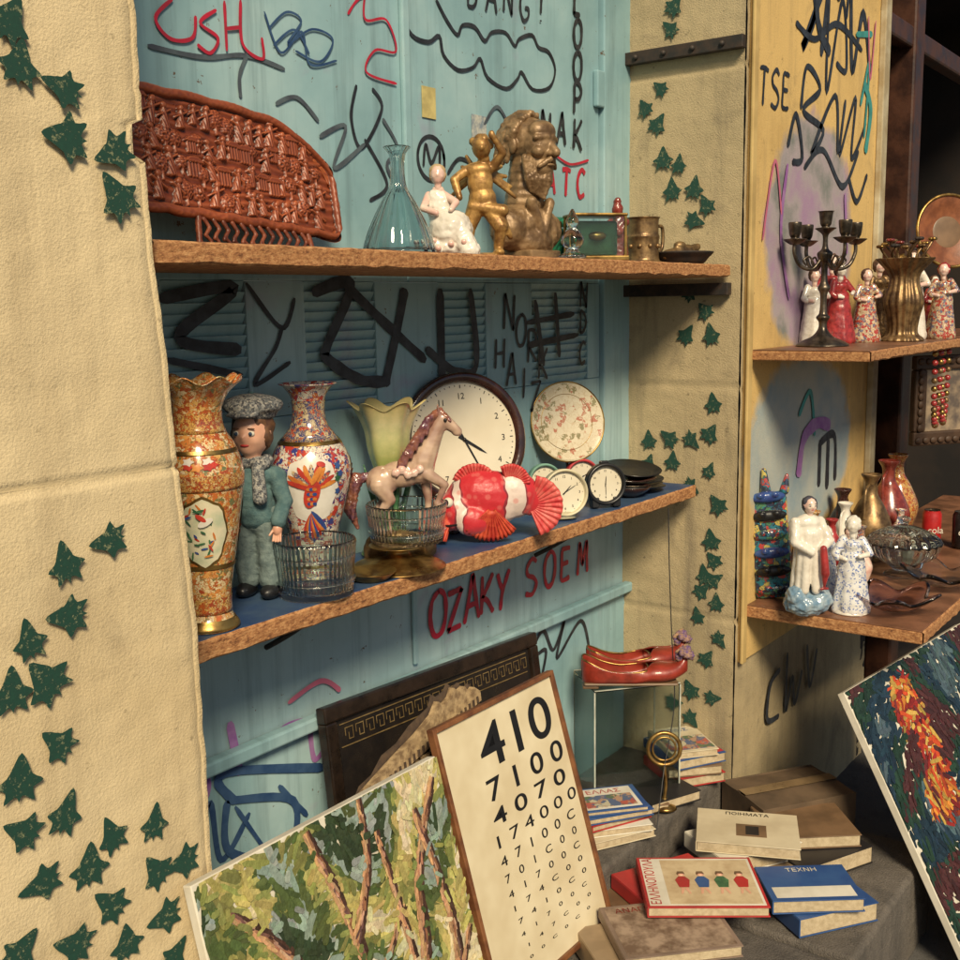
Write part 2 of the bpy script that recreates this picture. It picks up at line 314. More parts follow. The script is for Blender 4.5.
strokes('pink_tag',[([(3.12,1.72),(3.2,1.95),(3.26,1.8)],.012),([(4.0,2.5),(4.04,2.3),(4.08,2.5)],.012)],pinkp,G,mp0)
strokes('stone_tag',[([(3.36,.36),(3.28,.33),(3.26,.22),(3.36,.2)],.02),([(3.42,.4),(3.42,.2),(3.47,.3),(3.5,.2),(3.56,.3)],.02),([(3.6,.38),(3.64,.22),(3.7,.34)],.02)],blk,G,lambda u,v,o:(u,-.006-o,v))
strokes('black_drips',[([(3.66,1.08),(3.66,.92)],.03),([(3.74,1.08),(3.74,.90)],.03),([(3.66,1.07),(3.8,1.08),(3.82,.92)],.026)],blk,G,mp0)
tag('TSE',3.075,2.1,.10,.085,.012,blk,G,mp0)
# ---------- blue shutter
B=empty('metal_shutter_door')
louv=[(1.30,1.50),(1.66,1.88),(2.11,2.30),(2.51,2.80)]
LZ0,LZ1=1.33,1.605
xs=[.95]
for a,b_ in louv: xs+=[a,b_]
xs.append(3.03)
box('upper_sheet',.95,1.995,.38,.41,LZ1,3.6,blue,B,.003); box('upper_sheet_2',2.001,2.865,.38,.41,LZ1,3.6,blue,B,.003); box('jamb',2.872,3.03,.365,.41,.95,3.6,blue,B,.004)
box('door_bead',1.985,2.01,.366,.3795,1.66,3.6,blue,B,.004)
box('lower_sheet',.95,2.868,.38,.41,.905,LZ0,blue,B,.003)
for i in range(0,len(xs),2):
    box('stile_%d'%i,xs[i],min(xs[i+1],2.868),.38,.41,LZ0+.001,LZ1-.001,blue,B,.002)
for k,(a,b_) in enumerate(louv):
    n=13
    for i in range(n):
        z=LZ0+(i+.5)*(LZ1-LZ0)/n
        box('slat',a+.001,b_-.001,-.0022,.0022,-.0115,.0115,blue,B,.001,(0,.388,z),(rad(28),0,0))
    box('vent_back',a,b_,.412,.42,LZ0,LZ1,blackm,B,0)
box('bottom_panel',.95,3.03,.38,.41,.0,.66,blue,B,.003)
box('mid_panel',.95,3.03,.385,.41,.665,.90,bl('pale_blue_painted_metal',1.05,.2),B,.003)
box('mid_rail',.95,3.03,.355,.379,.885,.915,blue,B,.004); box('low_rail',.95,3.03,.350,.379,.645,.675,blue,B,.005)
box('vertical_bead',1.975,1.99,.372,.3795,.69,.88,blue,B,.002)
box('hinge',2.83,2.87,.362,.379,2.1,2.2,blue,B,.004); box('hinge_2',2.83,2.87,.362,.379,1.72,1.8,blue,B,.004)
Gb=empty('graffiti_tags')
strokes('grey_marker',[[(1.30,2.01),(1.42,2.01),(1.53,2.03),(1.63,2.02)],[(1.53,2.03),(1.51,1.99),(1.51,1.95)],[(1.60,1.95),(1.66,1.97),(1.72,1.93)],[(1.72,1.9),(1.80,1.93),(1.76,1.84),(1.86,1.9)],[(1.92,1.96),(1.97,1.90),(1.93,1.86),(1.98,1.80)],[(2.3,1.99),(2.36,2.04),(2.44,1.98),(2.5,2.03)]],gry,Gb,mb,.009)
strokes('blue_marker',[[(1.59,2.09),(1.64,2.13),(1.68,2.12),(1.64,2.07),(1.71,2.11),(1.77,2.10),(1.73,2.05),(1.66,2.06)],[(1.6,2.06),(1.66,2.1),(1.7,2.06)],[(1.58,2.12),(1.62,2.05),(1.68,2.1),(1.7,2.04),(1.78,2.06)]],bluep,Gb,mb,.005)
strokes('red_marker',[[(1.36,2.10),(1.32,2.06),(1.35,2.03),(1.40,2.04),(1.41,2.08)],[(1.46,2.10),(1.42,2.07),(1.46,2.05),(1.44,2.02),(1.41,2.03)],[(1.48,2.12),(1.48,2.03)],[(1.48,2.07),(1.52,2.08)],[(1.52,2.13),(1.52,2.05),(1.57,2.03),(1.57,2.07)],[(2.62,1.95),(2.7,1.93),(2.8,1.95)]],redp,Gb,mb,.007)
strokes('pink_marker',[[(1.88,2.24),(1.87,2.16),(1.94,2.17),(1.97,2.11),(1.90,2.10),(1.87,2.05),(1.97,2.04)],[(1.82,2.16),(1.86,2.2),(1.93,2.22)]],redp,Gb,mb,.006)
strokes('black_marker',[[(1.84,2.02),(1.82,1.95),(1.85,1.89),(1.92,1.98),(1.89,2.02)],[(1.86,1.91),(1.93,1.82),(1.87,1.78)],
 [(2.09+.05*math.cos(a*.6),1.89+.05*math.sin(a*.6)) for a in range(12)],[(2.06,1.87),(2.07,1.92),(2.09,1.88),(2.12,1.92),(2.12,1.86)],[(2.15,1.86),(2.2,1.9),(2.27,1.88),(2.2,1.86),(2.26,1.84)]],blk,Gb,mb,.009)
cl=[(2.02,2.26),(2.00,2.20),(2.03,2.155),(2.09,2.15),(2.13,2.17),(2.145,2.13),(2.20,2.105),(2.26,2.12),(2.29,2.145),(2.32,2.105),(2.40,2.09),(2.45,2.12),(2.47,2.14),(2.52,2.105),(2.60,2.12),(2.63,2.17),(2.60,2.21),(2.55,2.215),(2.52,2.24),(2.46,2.22),(2.44,2.20),(2.40,2.225),(2.34,2.215),(2.31,2.19),(2.27,2.215),(2.22,2.21),(2.20,2.185),(2.16,2.21),(2.12,2.25)]
strokes('cloud_outline',[cl],blk,Gb,mb,.009,4)
strokes('black_fat_tag',[([(1.29,1.57),(1.47,1.59),(1.33,1.50),(1.48,1.47)],.024),([(1.30,1.46),(1.48,1.42)],.014),([(1.50,1.60),(1.59,1.51),(1.63,1.57)],.010),([(1.59,1.51),(1.57,1.47),(1.51,1.40),(1.61,1.44)],.010),([(1.68,1.58),(1.80,1.60),(1.72,1.47),(1.72,1.44),(1.82,1.39),(1.92,1.38)],.026),([(1.78,1.60),(1.88,1.53),(2.05,1.42)],.024),([(1.98,1.59),(1.95,1.50),(1.90,1.37)],.028),([(2.11,1.36),(2.11,1.59)],.028),([(2.05,1.45),(2.16,1.39),(2.25,1.40),(2.23,1.59)],.022),([(2.52,1.56),(2.56,1.38)],.02),([(2.62,1.58),(2.64,1.4)],.02),([(2.48,1.5),(2.72,1.52)],.016),([(2.48,1.44),(2.74,1.46)],.016)],blk,Gb,mb)
strokes('low_blue_tag',[([(1.40,.56),(1.36,.62),(1.42,.62),(1.66,.54)],.02),([(1.38,.57),(1.38,.46),(1.53,.39),(1.56,.50),(1.38,.57)],.018),([(1.4,.55),(1.5,.38)],.01),([(1.52,.55),(1.6,.45)],.012),([(1.30,.50),(1.34,.58),(1.36,.45),(1.44,.52)],.014)],bluep,Gb,mb)
strokes('low_purple_tag',[([(1.40,.73),(1.42,.61)],.020),([(1.48,.64),(1.55,.67),(1.62,.66)],.016),([(1.62,.66),(1.63,.57),(1.67,.59)],.014),([(1.30,.70),(1.34,.62),(1.3,.56)],.012)],purp,Gb,mb)
strokes('low_pink_tag',[([(1.56,.72),(1.66,.74),(1.72,.70)],.012),([(1.26,.64),(1.32,.66)],.014)],pinkp,Gb,mb)
tag('BANG!',2.24,2.262,.075,.075,.009,blk,Gb,mb,.004)
tag('LOOP',2.72,2.33,.075,.085,.012,blk,Gb,mb,vert=True); tag('NAK',2.55,1.97,.085,.085,.012,blk,Gb,mb,.004)
tag('ATC',2.58,1.845,.075,.08,.013,redp,Gb,mb)
tag('NDC',2.75,1.54,.065,.08,.010,blk,Gb,mb,vert=True); tag('NORK',2.37,1.48,.085,.055,.010,blk,Gb,mb,-.045); tag('HAIZ',2.33,1.38,.075,.055,.009,blk,Gb,mb,-.04)
mb2=lambda u,v,o:(u,.385-o,v)
tag('OZAKY',2.04,.735,.105,.072,.015,redp,Gb,mb2,.002); tag('SOEM',2.47,.745,.095,.090,.014,redp,Gb,mb2,.001)
strokes('squiggle',[([(2.5,.60),(2.55,.63),(2.6,.56),(2.66,.63),(2.62,.53),(2.75,.61),(2.8,.52)],.012),([(2.46,.55),(2.56,.57),(2.52,.46)],.012)],blk,Gb,mb)
box('sticker',2.06,2.11,.3765,.378,1.98,2.05,mat('yellow_sticker',(.6,.5,.2),None,30,.6,bmp=0),Gb,0); box('sticker_2',2.25,2.31,.3765,.378,1.93,2.01,mat('white_sticker',(.5,.5,.44),(.2,.25,.3),60,.6,bmp=0),Gb,0)
tube('hanging_cord',[(2.83,.13,.965),(2.80,.11,.80),(2.78,.09,.6),(2.74,.06,.42),(2.66,.05,.25),(2.56,.02,.12)],.0015,blackm)
# ---------- sill and step
def stone(name,x0,x1,y0,y1,z0,z1,m,amp=.006,res=.02,par=None):
    o=box(name,x0,x1,y0,y1,z0,z1,m,par,.008)
    s=o.modifiers.new('sub','REMESH'); s.mode='VOXEL'; s.voxel_size=res*.5; s.use_smooth_shade=True
    tx=bpy.data.textures.new('t','CLOUDS'); tx.noise_scale=.028; tx.noise_depth=5
    d=o.modifiers.new('d','DISPLACE'); d.texture=tx; d.texture_coords='GLOBAL'; d.strength=amp*2; d.mid_level=.5; return o
stone('stone_sill',1.0,3.03,.03,.39,-.02,.122,greystone,.004,.018)
e=empty('stone_step')
stone('block_1',.2,1.46,-.56,.033,-.26,0,greystone,.0035,.02,e); stone('block_2',1.472,2.44,-.56,.033,-.26,-.003,greystone,.0035,.02,e); stone('block_3',2.452,3.12,-.56,.033,-.26,.001,greystone,.0035,.02,e)
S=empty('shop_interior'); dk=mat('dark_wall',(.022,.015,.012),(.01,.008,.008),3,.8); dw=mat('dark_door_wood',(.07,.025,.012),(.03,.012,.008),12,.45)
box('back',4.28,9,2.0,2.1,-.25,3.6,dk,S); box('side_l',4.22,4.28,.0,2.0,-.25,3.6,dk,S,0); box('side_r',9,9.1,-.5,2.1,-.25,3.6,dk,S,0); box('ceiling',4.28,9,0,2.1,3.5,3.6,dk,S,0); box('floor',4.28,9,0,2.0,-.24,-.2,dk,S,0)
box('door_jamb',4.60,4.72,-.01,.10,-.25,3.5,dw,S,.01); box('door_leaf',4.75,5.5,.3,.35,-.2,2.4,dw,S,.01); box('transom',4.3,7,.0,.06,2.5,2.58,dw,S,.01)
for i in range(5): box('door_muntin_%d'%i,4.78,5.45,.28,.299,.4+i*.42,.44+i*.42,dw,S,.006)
# ---------- shelves
def shelf(name,x0,x1,y0,y1,z0,z1,top):
    e=empty(name); box('board',x0,x1,y0+.004,y1,z0,z1-.0035,chipm,e,.003); box('painted_top',x0+.002,x1-.002,y0+.006,y1,z1-.003,z1,top,e,.001)
    vs=[];fs=[];N=int((x1-x0)/.006)
    for i in range(N+1):
        x=x0+(x1-x0)*i/N
        a=.004*noise.noise(V((x*25,z0*9,0))); b=.004*noise.noise(V((x*31,z0*9,5)))
        for y,z in ((y0+.0045,z0-.0+a*.6),(y0-abs(a)*.8,z0+.004+a),(y0-.001,(z0+z1)/2),(y0-abs(b)*.8,z1-.004+b*.5),(y0+.0045,z1-.0005+b*.4)): vs.append((x,y,z))
    for i in range(N):
        for k in range(4): p=i*5+k; fs.append((p,p+5,p+6,p+1))
    mesh('rough_edge',vs,fs,chipm,e); return e
shelf('wooden_shelf',1.02,3.0,.03,.355,1.616,1.65,shelfwood)
s=shelf('wooden_shelf',1.12,2.985,.12,.355,.973,1.01,shelftop)
for x in (1.5,2.5):
    tube('bracket',[(x,.37,.86),(x,.30,.90),(x,.2,.965)],.006,iron,s)
shelf('wooden_shelf',3.05,5.3,-.36,-.02,1.378,1.408,shelfwood); shelf('wooden_shelf',3.05,5.3,-.53,-.02,.612,.649,shelfwood)
ZU,ZL=1.65,1.01
# ---------- carved wooden plaque: carved figures in relief
C=empty('carved_wooden_plaque',(1.165,.27,ZU+.06),0,rad(-12),rad(4))
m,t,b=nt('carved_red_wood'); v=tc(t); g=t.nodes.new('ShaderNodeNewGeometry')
col=ramp(t,g.outputs['Pointiness'],[(.44,(.030,.008,.004)),(.495,(.19,.042,.017)),(.55,(.36,.10,.038))]); t.links.new(mixc(t,.6,col,ramp(t,nz(t,v,9,3),[(.35,(.55,.5,.5)),(.65,(1.25,1.2,1.1))]),'MULTIPLY'),b.inputs['Base Color']); b.inputs['Roughness'].default_value=.4; bump(t,b,nz(t,v,200,2),.2,.002); redw=m  # pointiness paints crease shade and paler ridges into the wood colour
nx,nzz=340,160;Wd,Hd=.50,.235
def outl(u):
    top=.93+.06*math.sin(math.pi*min(1,.1+u))+.014*abs(math.sin(u*math.pi*5))
    bot=.035-.015*abs(math.sin(u*math.pi*7))
    if u>.62: q=(u-.62)/.38; top-=.36*q**2.4
    if u>.95: q=(u-.95)/.05; top-=.10*q**2; bot+=.12*q**2
    if u<.04: q=(.04-u)/.04; top-=.07*q*q; bot+=.08*q*q
    return bot,top
st_=[]
for row,(zc,n_) in enumerate(((.046,15),(.092,18),(.138,17),(.184,16))):
    for i in range(n_): st_.append((.035+(i+.3*(row%2))*(Wd-.07)/n_+random.uniform(-.007,.007),zc+random.uniform(-.010,.010),random.choice('FFFFTTB'),random.uniform(1.0,1.45)))
from collections import defaultdict
cell=defaultdict(list)
for s_ in st_:
    for a_ in (-1,0,1):
        for b__ in (-1,0,1): cell[(int(s_[0]/.03)+a_,int(s_[1]/.03)+b__)].append(s_)
def hgt(x,z):
    h=.0015+.0022*noise.noise(V((x*50,z*50,0)))+.0012*math.sin(z*420+3*noise.noise(V((x*20,z*20,4))))
    for (sx_,sz_,ty,k) in cell[(int(x/.03),int(z/.03))]:
        dx=(x-sx_)/k; dz=(z-sz_)/k
        if ty=='F':
            lean=.25*math.sin(sx_*900); dx-=lean*dz
            w_=.0085*(1-.45*min(1,max(0,(dz+.016)/.03)))
            if -.018<dz<.010 and abs(dx)<w_: h=max(h,.0095*math.sqrt(1-(dx/w_)**2)+.0010*math.sin(dx*1500+dz*400))
            d2=dx*dx+(dz-.0145)**2
            if d2<.0000275: h=max(h,.006+math.sqrt(.0000275-d2))
            da=abs(dz-.004-dx*(.5 if math.sin(sx_*700)>0 else -.6))
            if da<.0020 and abs(dx)<.012: h=max(h,.0095*(1-(da/.0022)**2*.4))
        elif ty=='T':
            d=math.hypot(dx,dz-.004)
            if d<.014: h=max(h,.0075*(1-(d/.014)**2)+.003*noise.noise(V((x*260,z*260,9)))+.002)
            if abs(dx)<.0018 and dz<0 and dz>-.018: h=max(h,.006)
        else:
            if abs(dx)<.012 and abs(dz)<.010: h=max(h,.005+.0015*(math.sin(dx*1200)>0))
            if 0.010<=dz<.018 and abs(dx)<.017-(dz-.01)*1.3: h=max(h,.0085)
    return h
vs=[];fs=[]
for j in range(nzz+1):
    for i in range(nx+1):
        u=i/nx; bo,to=outl(u); w=j/nzz; z=(bo+(to-bo)*w)*Hd; x=u*Wd
        e=min(w*Hd*.8,(1-w)*Hd*.8,x,(Wd-x)); q=e/.0150
        if q<1: h=.0085*math.sqrt(max(0,1-(2*q-1)**2))+.003+.0010*noise.noise(V((x*120,z*120,3)))
        else: h=hgt(x,z)
        vs.append((x,-h,z))
for j in range(nzz):
    for i in range(nx): a=j*(nx+1)+i; fs.append((a,a+1,a+nx+2,a+nx+1))
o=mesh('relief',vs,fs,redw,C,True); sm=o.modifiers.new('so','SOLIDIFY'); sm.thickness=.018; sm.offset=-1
redw2=mat('carved_red_wood_foot',(.20,.05,.02),(.08,.018,.009),40,.45)
L=[((.135,-.004,.01),(.125,-.01,-.045),.006,.006),((.40,-.004,.01),(.405,-.01,-.04),.006,.006)]
for i in range(12):
    x=.145+.0215*i; s_=1 if i%2 else -1
    L+=[((x,-.006,.006),(x+.010,-.008,-.010),.0045,.004),((x+.010,-.008,-.010),(x-.002,-.008,-.024),.004,.004),((x-.002,-.008,-.024),(x+.010,-.008,-.038-.004*s_),.004,.0035),((x+.018,-.008,-.028),(.004,.004,.004))]
L+=[((.125,-.01,-.043),(.405,-.01,-.040),.0045,.0045)]
blob('foot_filigree',L,redw2,C,.0022,1,.002,.008)
# decanter
D=empty('glass_decanter',(1.735,.18,ZU),s=1.04); pr=[(.001,.001),(.064,.002),(.070,.010),(.058,.05),(.034,.10),(.017,.13),(.013,.165),(.016,.19),(.026,.203),(.021,.203),(.0125,.188),(.0095,.165),(.012,.132),(.029,.10),(.052,.05),(.064,.014),(.055,.007),(.001,.007)]
lathe('vessel',pr,clr,D,96,rib=.02,ribn=16)
def head(p,s,parent,sk,hair,eyes=True):
    x,y,z=p
    blob('head',[((x,y,z),(s*.78,s*.85,s)),((x,y-s*.75,z-s*.12),(s*.14,s*.2,s*.2)),((x,y-s*.25,z-s*.5),(s*.5,s*.5,s*.45)),((x-s*.78,y,z),(s*.12,s*.2,s*.25)),((x+s*.78,y,z),(s*.12,s*.2,s*.25)),((x,y,z-s*.4),(x,y,z-s*1.3),s*.38,s*.4),((x-s*.35,y-s*.5,z-s*.25),(s*.25,s*.25,s*.22)),((x+s*.35,y-s*.5,z-s*.25),(s*.25,s*.25,s*.22))],sk,parent,s*.12,2)
    if hair: blob('hair',[((x,y+s*.22,z+s*.25),(s*.9,s*.88,s*.88)),((x,y+s*.5,z-s*.3),(s*.8,s*.5,s*.6)),((x-s*.7,y+s*.1,z-s*.1),(s*.22,s*.4,s*.5)),((x+s*.7,y+s*.1,z-s*.1),(s*.22,s*.4,s*.5))],hair,parent,s*.12,1,s*.25,s*.4)
    if eyes:
        for k in (-1,1):
            ball('eye',(x+k*s*.32,y-s*.72,z+s*.05),(s*.15,s*.1,s*.12),white,parent); ball('iris',(x+k*s*.32,y-s*.80,z+s*.05),s*.08,mat('iris',(.03,.06,.12),bmp=0),parent)
            ball('brow',(x+k*s*.34,y-s*.76,z+s*.26),(s*.17,s*.06,s*.03),hair,parent)
        ball('lips',(x,y-s*.70,z-s*.45),(s*.2,s*.1,s*.07),mat('lips',(.45,.03,.03),bmp=0),parent)
def lady(name,loc,h,dress,sk,hair,rz=FC,base=None,eyes=False,wide=.24):
    rz+=random.uniform(-.5,.5); e=empty(name,loc,rz,s=h/1.0); L=[]
    for i in range(14):
        a=i*.4488; w0=random.uniform(.85,1.1); L.append(((.07*math.cos(a),.06*math.sin(a),.58),(wide*.8*w0*math.cos(a),wide*.75*w0*math.sin(a),.04),.05,.07))
    L.append(((0,0,.03),(wide*.95,wide*.9,.035)))
    blob('skirt',L,dress,e,.016,2,.02,.1)
    blob('bodice',[((0,0,.64),(.095,.075,.11)),((0,-.03,.69),(.08,.06,.06)),((-.09,0,.74),(-.16,-.05,.60),.045,.038),((.09,0,.74),(.17,-.05,.62),.045,.038),((-.16,-.05,.60),(-.13,-.08,.57),.04,.04),((0,0,.60),(.08,.07,.06))],dress,e,.012)
    blob('hands',[((-.14,-.07,.58),(-.05,-.12,.56),.03,.024),((.17,-.05,.62),(.08,-.13,.60),.032,.024),((0,0,.78),(.03,.03,.07))],sk,e,.01)
    head((0,-.01,.89),.085,e,sk,hair,eyes)
    if base: lathe('base',[(.001,-.0),(wide*1.1,-.0),(wide*1.15,.03),(wide*.9,.05),(.001,.05)],base,e)
    return e
fair=mat('fair_hair',(.50,.36,.2),bmp=0)
e=empty('porcelain_figurine',(1.885,.18,ZU),FC,s=1.12)
blob('gown',[((0,0,.02),(.05,.04,.025)),((.01,-.01,.05),(.042,.036,.04)),((-.01,0,.09),(.024,.02,.035)),((.02,-.02,.06),(.045,-.03,.01),.02,.022),((-.015,0,.11),(.02,.016,.018))],wht,e,.0025,2,.006,.012)
blob('arms',[((-.03,-.0,.115),(-.04,-.02,.09),.008,.007),((-.04,-.02,.09),(-.015,-.035,.08),.007,.006),((0,0,.115),(.022,-.02,.10),.008,.007),((.022,-.02,.1),(.012,-.035,.085),.007,.005),((-.012,0,.125),(.012,.01,.008))],pink,e,.002)
head((-.012,-.004,.152),.018,e,pink,fair,False)
for i in range(16): ball('flower',(random.uniform(-.05,.05),-.035+random.uniform(-.012,.01),random.uniform(.005,.035)),.006,random.choice([pink,wht]),e)
e=empty('gilded_cherub_statue',(1.965,.14,ZU),FC,s=1.08); g=mat('gilded_wood',(.50,.29,.09),(.22,.11,.035),40,.42,.4,bmp=.3)
blob('body',[((-.03,0,.012),(-.028,0,.06),.010,.014),((-.028,0,.06),(-.01,0,.105),.015,.02),((.03,0,.012),(.035,-.012,.06),.010,.014),((.035,-.012,.06),(.008,0,.105),.016,.02),((-.03,-.01,.01),(.011,.018,.007)),((.032,-.014,.01),(.011,.018,.007)),
 ((0,0,.115),(.028,.022,.025)),((-.004,0,.145),(.026,.02,.035)),((-.006,0,.17),(.03,.018,.016)),((-.03,0,.17),(-.055,-.015,.15),.010,.009),((-.055,-.015,.15),(-.045,-.03,.115),.009,.007),((.022,0,.175),(.042,-.01,.20),.010,.008),((.042,-.01,.20),(.022,-.02,.232),.008,.006),((.02,-.02,.234),(.007,.006,.009)),((.004,-.002,.19),(.012,.01,.014)),((.0,-.006,.212),(.019,.021,.022)),((.0,-.026,.209),(.005,.005,.006)),((0,.0,.0),(.05,.035,.010)),((-.02,-.01,.10),(.04,-.015,.09),.01,.013),((.03,-.012,.09),(.055,0,.04),.012,.006)],g,e,.0022,2)
blob('curls',[((.0+.016*math.cos(a),.002+.014*math.sin(a),.222+.006*math.sin(a*3)),(.009,.009,.009)) for a in range(0,7)]+[((.0,.0,.230),(.014,.014,.01))],g,e,.002,1,.004,.006)
for k in (-1,1):
    blob('wing',[((k*.01,.016,.165),(k*(.03+.009*i),.03,.200-.020*i),.007,.004) for i in range(5)],g,e,.002,1)
# bust of bearded man
e=empty('bearded_man_bust',(2.235,.20,ZU),FC+rad(-42),s=1.12)
blob('face',[((-.008,0,.248),(.054,.044,.05)),((.022,0,.235),(.040,.038,.05)),((.034,0,.262),(.026,.036,.024)),((.052,0,.242),(.072,0,.217),.0065,.010),((.060,.007,.216),(.008,.006,.006)),((.060,-.007,.216),(.008,.006,.006)),((.056,.008,.250),(.045,.033,.247),.007,.006),((.056,-.008,.250),(.045,-.033,.247),.007,.006),((.049,.016,.2365),(.0065,.008,.0045)),((.049,-.016,.2365),(.0065,.008,.0045)),((.044,.025,.220),(.014,.013,.012)),((.044,-.025,.220),(.014,.013,.012)),((.056,0,.1935),(.009,.013,.004)),((.03,0,.19),(.028,.03,.028)),((-.006,.047,.235),(.012,.007,.018)),((-.006,-.047,.235),(.012,.007,.018)),((-.008,0,.2),(-.014,0,.12),.036,.044)],bustm,e,.0022,2)
L=[]
for i in range(15):
    y=-.042+.006*i; ay=abs(y)
    L.append(((.046-ay*.55,y,.198+ay*.25),(.050-ay*.6,y*.85+.004*math.sin(i*2),.165),.0078,.0075)); L.append(((.050-ay*.6,y*.85+.004*math.sin(i*2),.165),(.040-ay*.4,y*.55,.128+ay*.35),.0075,.004))
L+=[((.060,.004,.205),(.048,.026,.190),.007,.005),((.060,-.004,.205),(.048,-.026,.190),.007,.005),((.03,0,.165),(.02,.028,.026))]
blob('beard',L,bustm,e,.002,1,.003,.006)
L=[((-.02,0,.252),(.050,.046,.048))]
for i in range(21):
    ps=rad(-80+8*i)
    def pt(tau,k=1): return (-.014+.056*k*math.cos(tau)*math.cos(ps),.049*k*math.sin(ps),.250+.056*k*math.sin(tau)*math.cos(ps)*(1 if math.sin(tau)>0 else .9)-.012*abs(math.sin(ps)))
    taus=[rad(x) for x in (66,96,126,156,186,214)]
    for q in range(5):
        k1=1+.06*math.sin(i*2.2+q*1.7); k2=1+.06*math.sin(i*2.2+(q+1)*1.7); L.append((pt(taus[q],k1),pt(taus[q+1],k2),.0072,.0068))
for sgn in (-1,1):
    for q in range(4): L.append(((-.002-.012*q,sgn*.046,.262-.004*q),(-.022-.012*q,sgn*.047,.205-.003*q),.009,.006))
blob('hair',L,bustm,e,.0021,1,.003,.006)
blob('shoulders',[((-.015,0,.075),(.052,.082,.05)),((-.01,.055,.065),(.04,.045,.045)),((-.01,-.055,.065),(.04,.045,.045)),((.0,0,.04),(.045,.06,.04)),((.03,.03,.12),(.035,.0,.05),.012,.01),((.03,-.03,.12),(.035,0,.05),.012,.01)],bustm,e,.003,2,.006,.02)
box('plinth',-.045,.045,-.05,.05,0,.022,bustm,e,.004)
e=empty('glass_figurine',(2.225,.075,ZU)); lathe('body',[(.001,0),(.026,.001),(.03,.008),(.014,.02),(.026,.04),(.018,.062),(.009,.07),(.015,.084),(.009,.1),(.003,.112),(.001,.113)],cry,e,24,True,.06,8)
gr=ornate('green_marble',[(.02,.13,.07),(.03,.20,.11),(.01,.07,.04),(.10,.28,.15)],45,(.01,.05,.03),.03,.2)
e=empty('green_jewellery_box',(2.42,.27,ZU),rad(-20),s=1.15); box('case',-.055,.055,-.035,.035,.006,.075,gr,e,.006); box('lid',-.058,.058,-.038,.038,.078,.10,gr,e,.008); box('clasp',-.008,.008,-.042,-.0385,.065,.09,gold,e,.002)
for x in(-.045,.045):
    for y in(-.026,.026): ball('foot',(x,y,.006),.007,gold,e)
e=empty('glass_display_case',(2.42,.13,ZU),rad(-40),s=1.12)
for (x,y) in ((-.058,-.035),(.058,-.035),(-.058,.035),(.058,.035)): box('post',x-.003,x+.003,y-.003,y+.003,.012,.096,gold,e,.001)
box('base',-.066,.066,-.042,.042,0,.012,gold,e,.003); box('lid',-.063,.063,-.040,.040,.096,.103,gold,e,.003); box('pane',-.053,.053,-.037,-.0355,.013,.095,clr,e,0); box('velvet',-.05,.05,-.01,.034,.013,.088,mat('green_velvet',(.06,.16,.09),None,30,.9),e,.006); ball('stone',(0,-.015,.055),(.02,.012,.01),gold,e)
rm=mat('oxblood_glaze',(.25,.04,.025),(.12,.02,.015),40,.25,coat=.5)
e=empty('carved_figurine',(2.62,.18,ZU),FC,s=1.08); blob('robe',[((0,0,.02),(0,0,.10),.028,.022),((0,0,.10),(.024,.02,.022)),((-.02,-.012,.10),(0,-.026,.075),.008,.007),((.02,-.012,.10),(0,-.026,.07),.008,.007),((0,0,.13),(.014,.014,.018)),((0,0,.15),(.010,.010,.010)),((0,0,.006),(.03,.03,.008))],rm,e,.0024,2,.004,.01)
e=empty('metal_tankard',(2.76,.18,ZU),FC); lathe('mug',[(.001,0),(.050,0),(.052,.008),(.045,.016),(.044,.06),(.046,.075),(.043,.085),(.043,.118),(.047,.126),(.044,.126),(.040,.115),(.040,.02),(.001,.018)],bronze,e)
tube('handle',[(.044,.02,.105),(.06,.04,.10),(.06,.04,.05),(.044,.02,.03)],.005,bronze,e)
for k in range(10):
    a=k*.628; ball('boss',(.045*math.cos(a),.045*math.sin(a),.05),.006,bronze,e)
e=empty('bronze_slipper_dish',(2.87,.115,ZU),rad(-15),s=1.05); lathe('dish',[(.001,0),(.05,.0),(.07,.018),(.082,.03),(.078,.033),(.06,.02),(.03,.01),(.001,.01)],iron,e); blob('toe',[((-.06,0,.025),(.02,0,.035),.014,.02),((.02,0,.035),(.06,0,.048),.016,.01),((-.01,0,.05),(.02,.015,.012))],bronze,e,.003)
# ---------- lower shelf
or1=ornate('kutani_pattern',[(.66,.52,.28),(.50,.13,.03),(.60,.36,.11),(.34,.06,.02),(.66,.55,.34),(.62,.30,.08),(.14,.17,.07),(.55,.2,.05)],120,(.28,.13,.03),.08); or1b=ornate('red_gold_brocade',[(.55,.32,.09),(.42,.09,.02),(.60,.36,.10),(.3,.05,.02),(.6,.45,.2)],170,(.12,.04,.02),.1)
or2=ornate('imari_pattern',[(.66,.60,.48),(.45,.05,.03),(.68,.62,.5),(.04,.05,.20),(.66,.60,.5),(.55,.17,.05),(.68,.62,.5)],85,(.05,.05,.16),.05); or2b=ornate('navy_brocade',[(.03,.035,.13),(.55,.45,.28),(.04,.05,.17),(.40,.05,.03)],150,(.45,.30,.1),.06)
scene_m=mat('painted_panel',(.66,.60,.42),(.46,.50,.34),30,.2,coat=.5,bmp=0)
p1=[(.001,0),(.046,0),(.052,.008),(.041,.03),(.044,.08),(.058,.16),(.070,.24),(.072,.275),(.060,.315),(.043,.345),(.041,.375),(.052,.40),(.070,.42),(.077,.426),(.068,.424),(.045,.40),(.034,.37),(.001,.36)]
e=empty('tall_oriental_vase',(1.20,.178,ZL),FC); lathe('body',p1,or1,e,64,ruf=(.40,.25,8,.05))
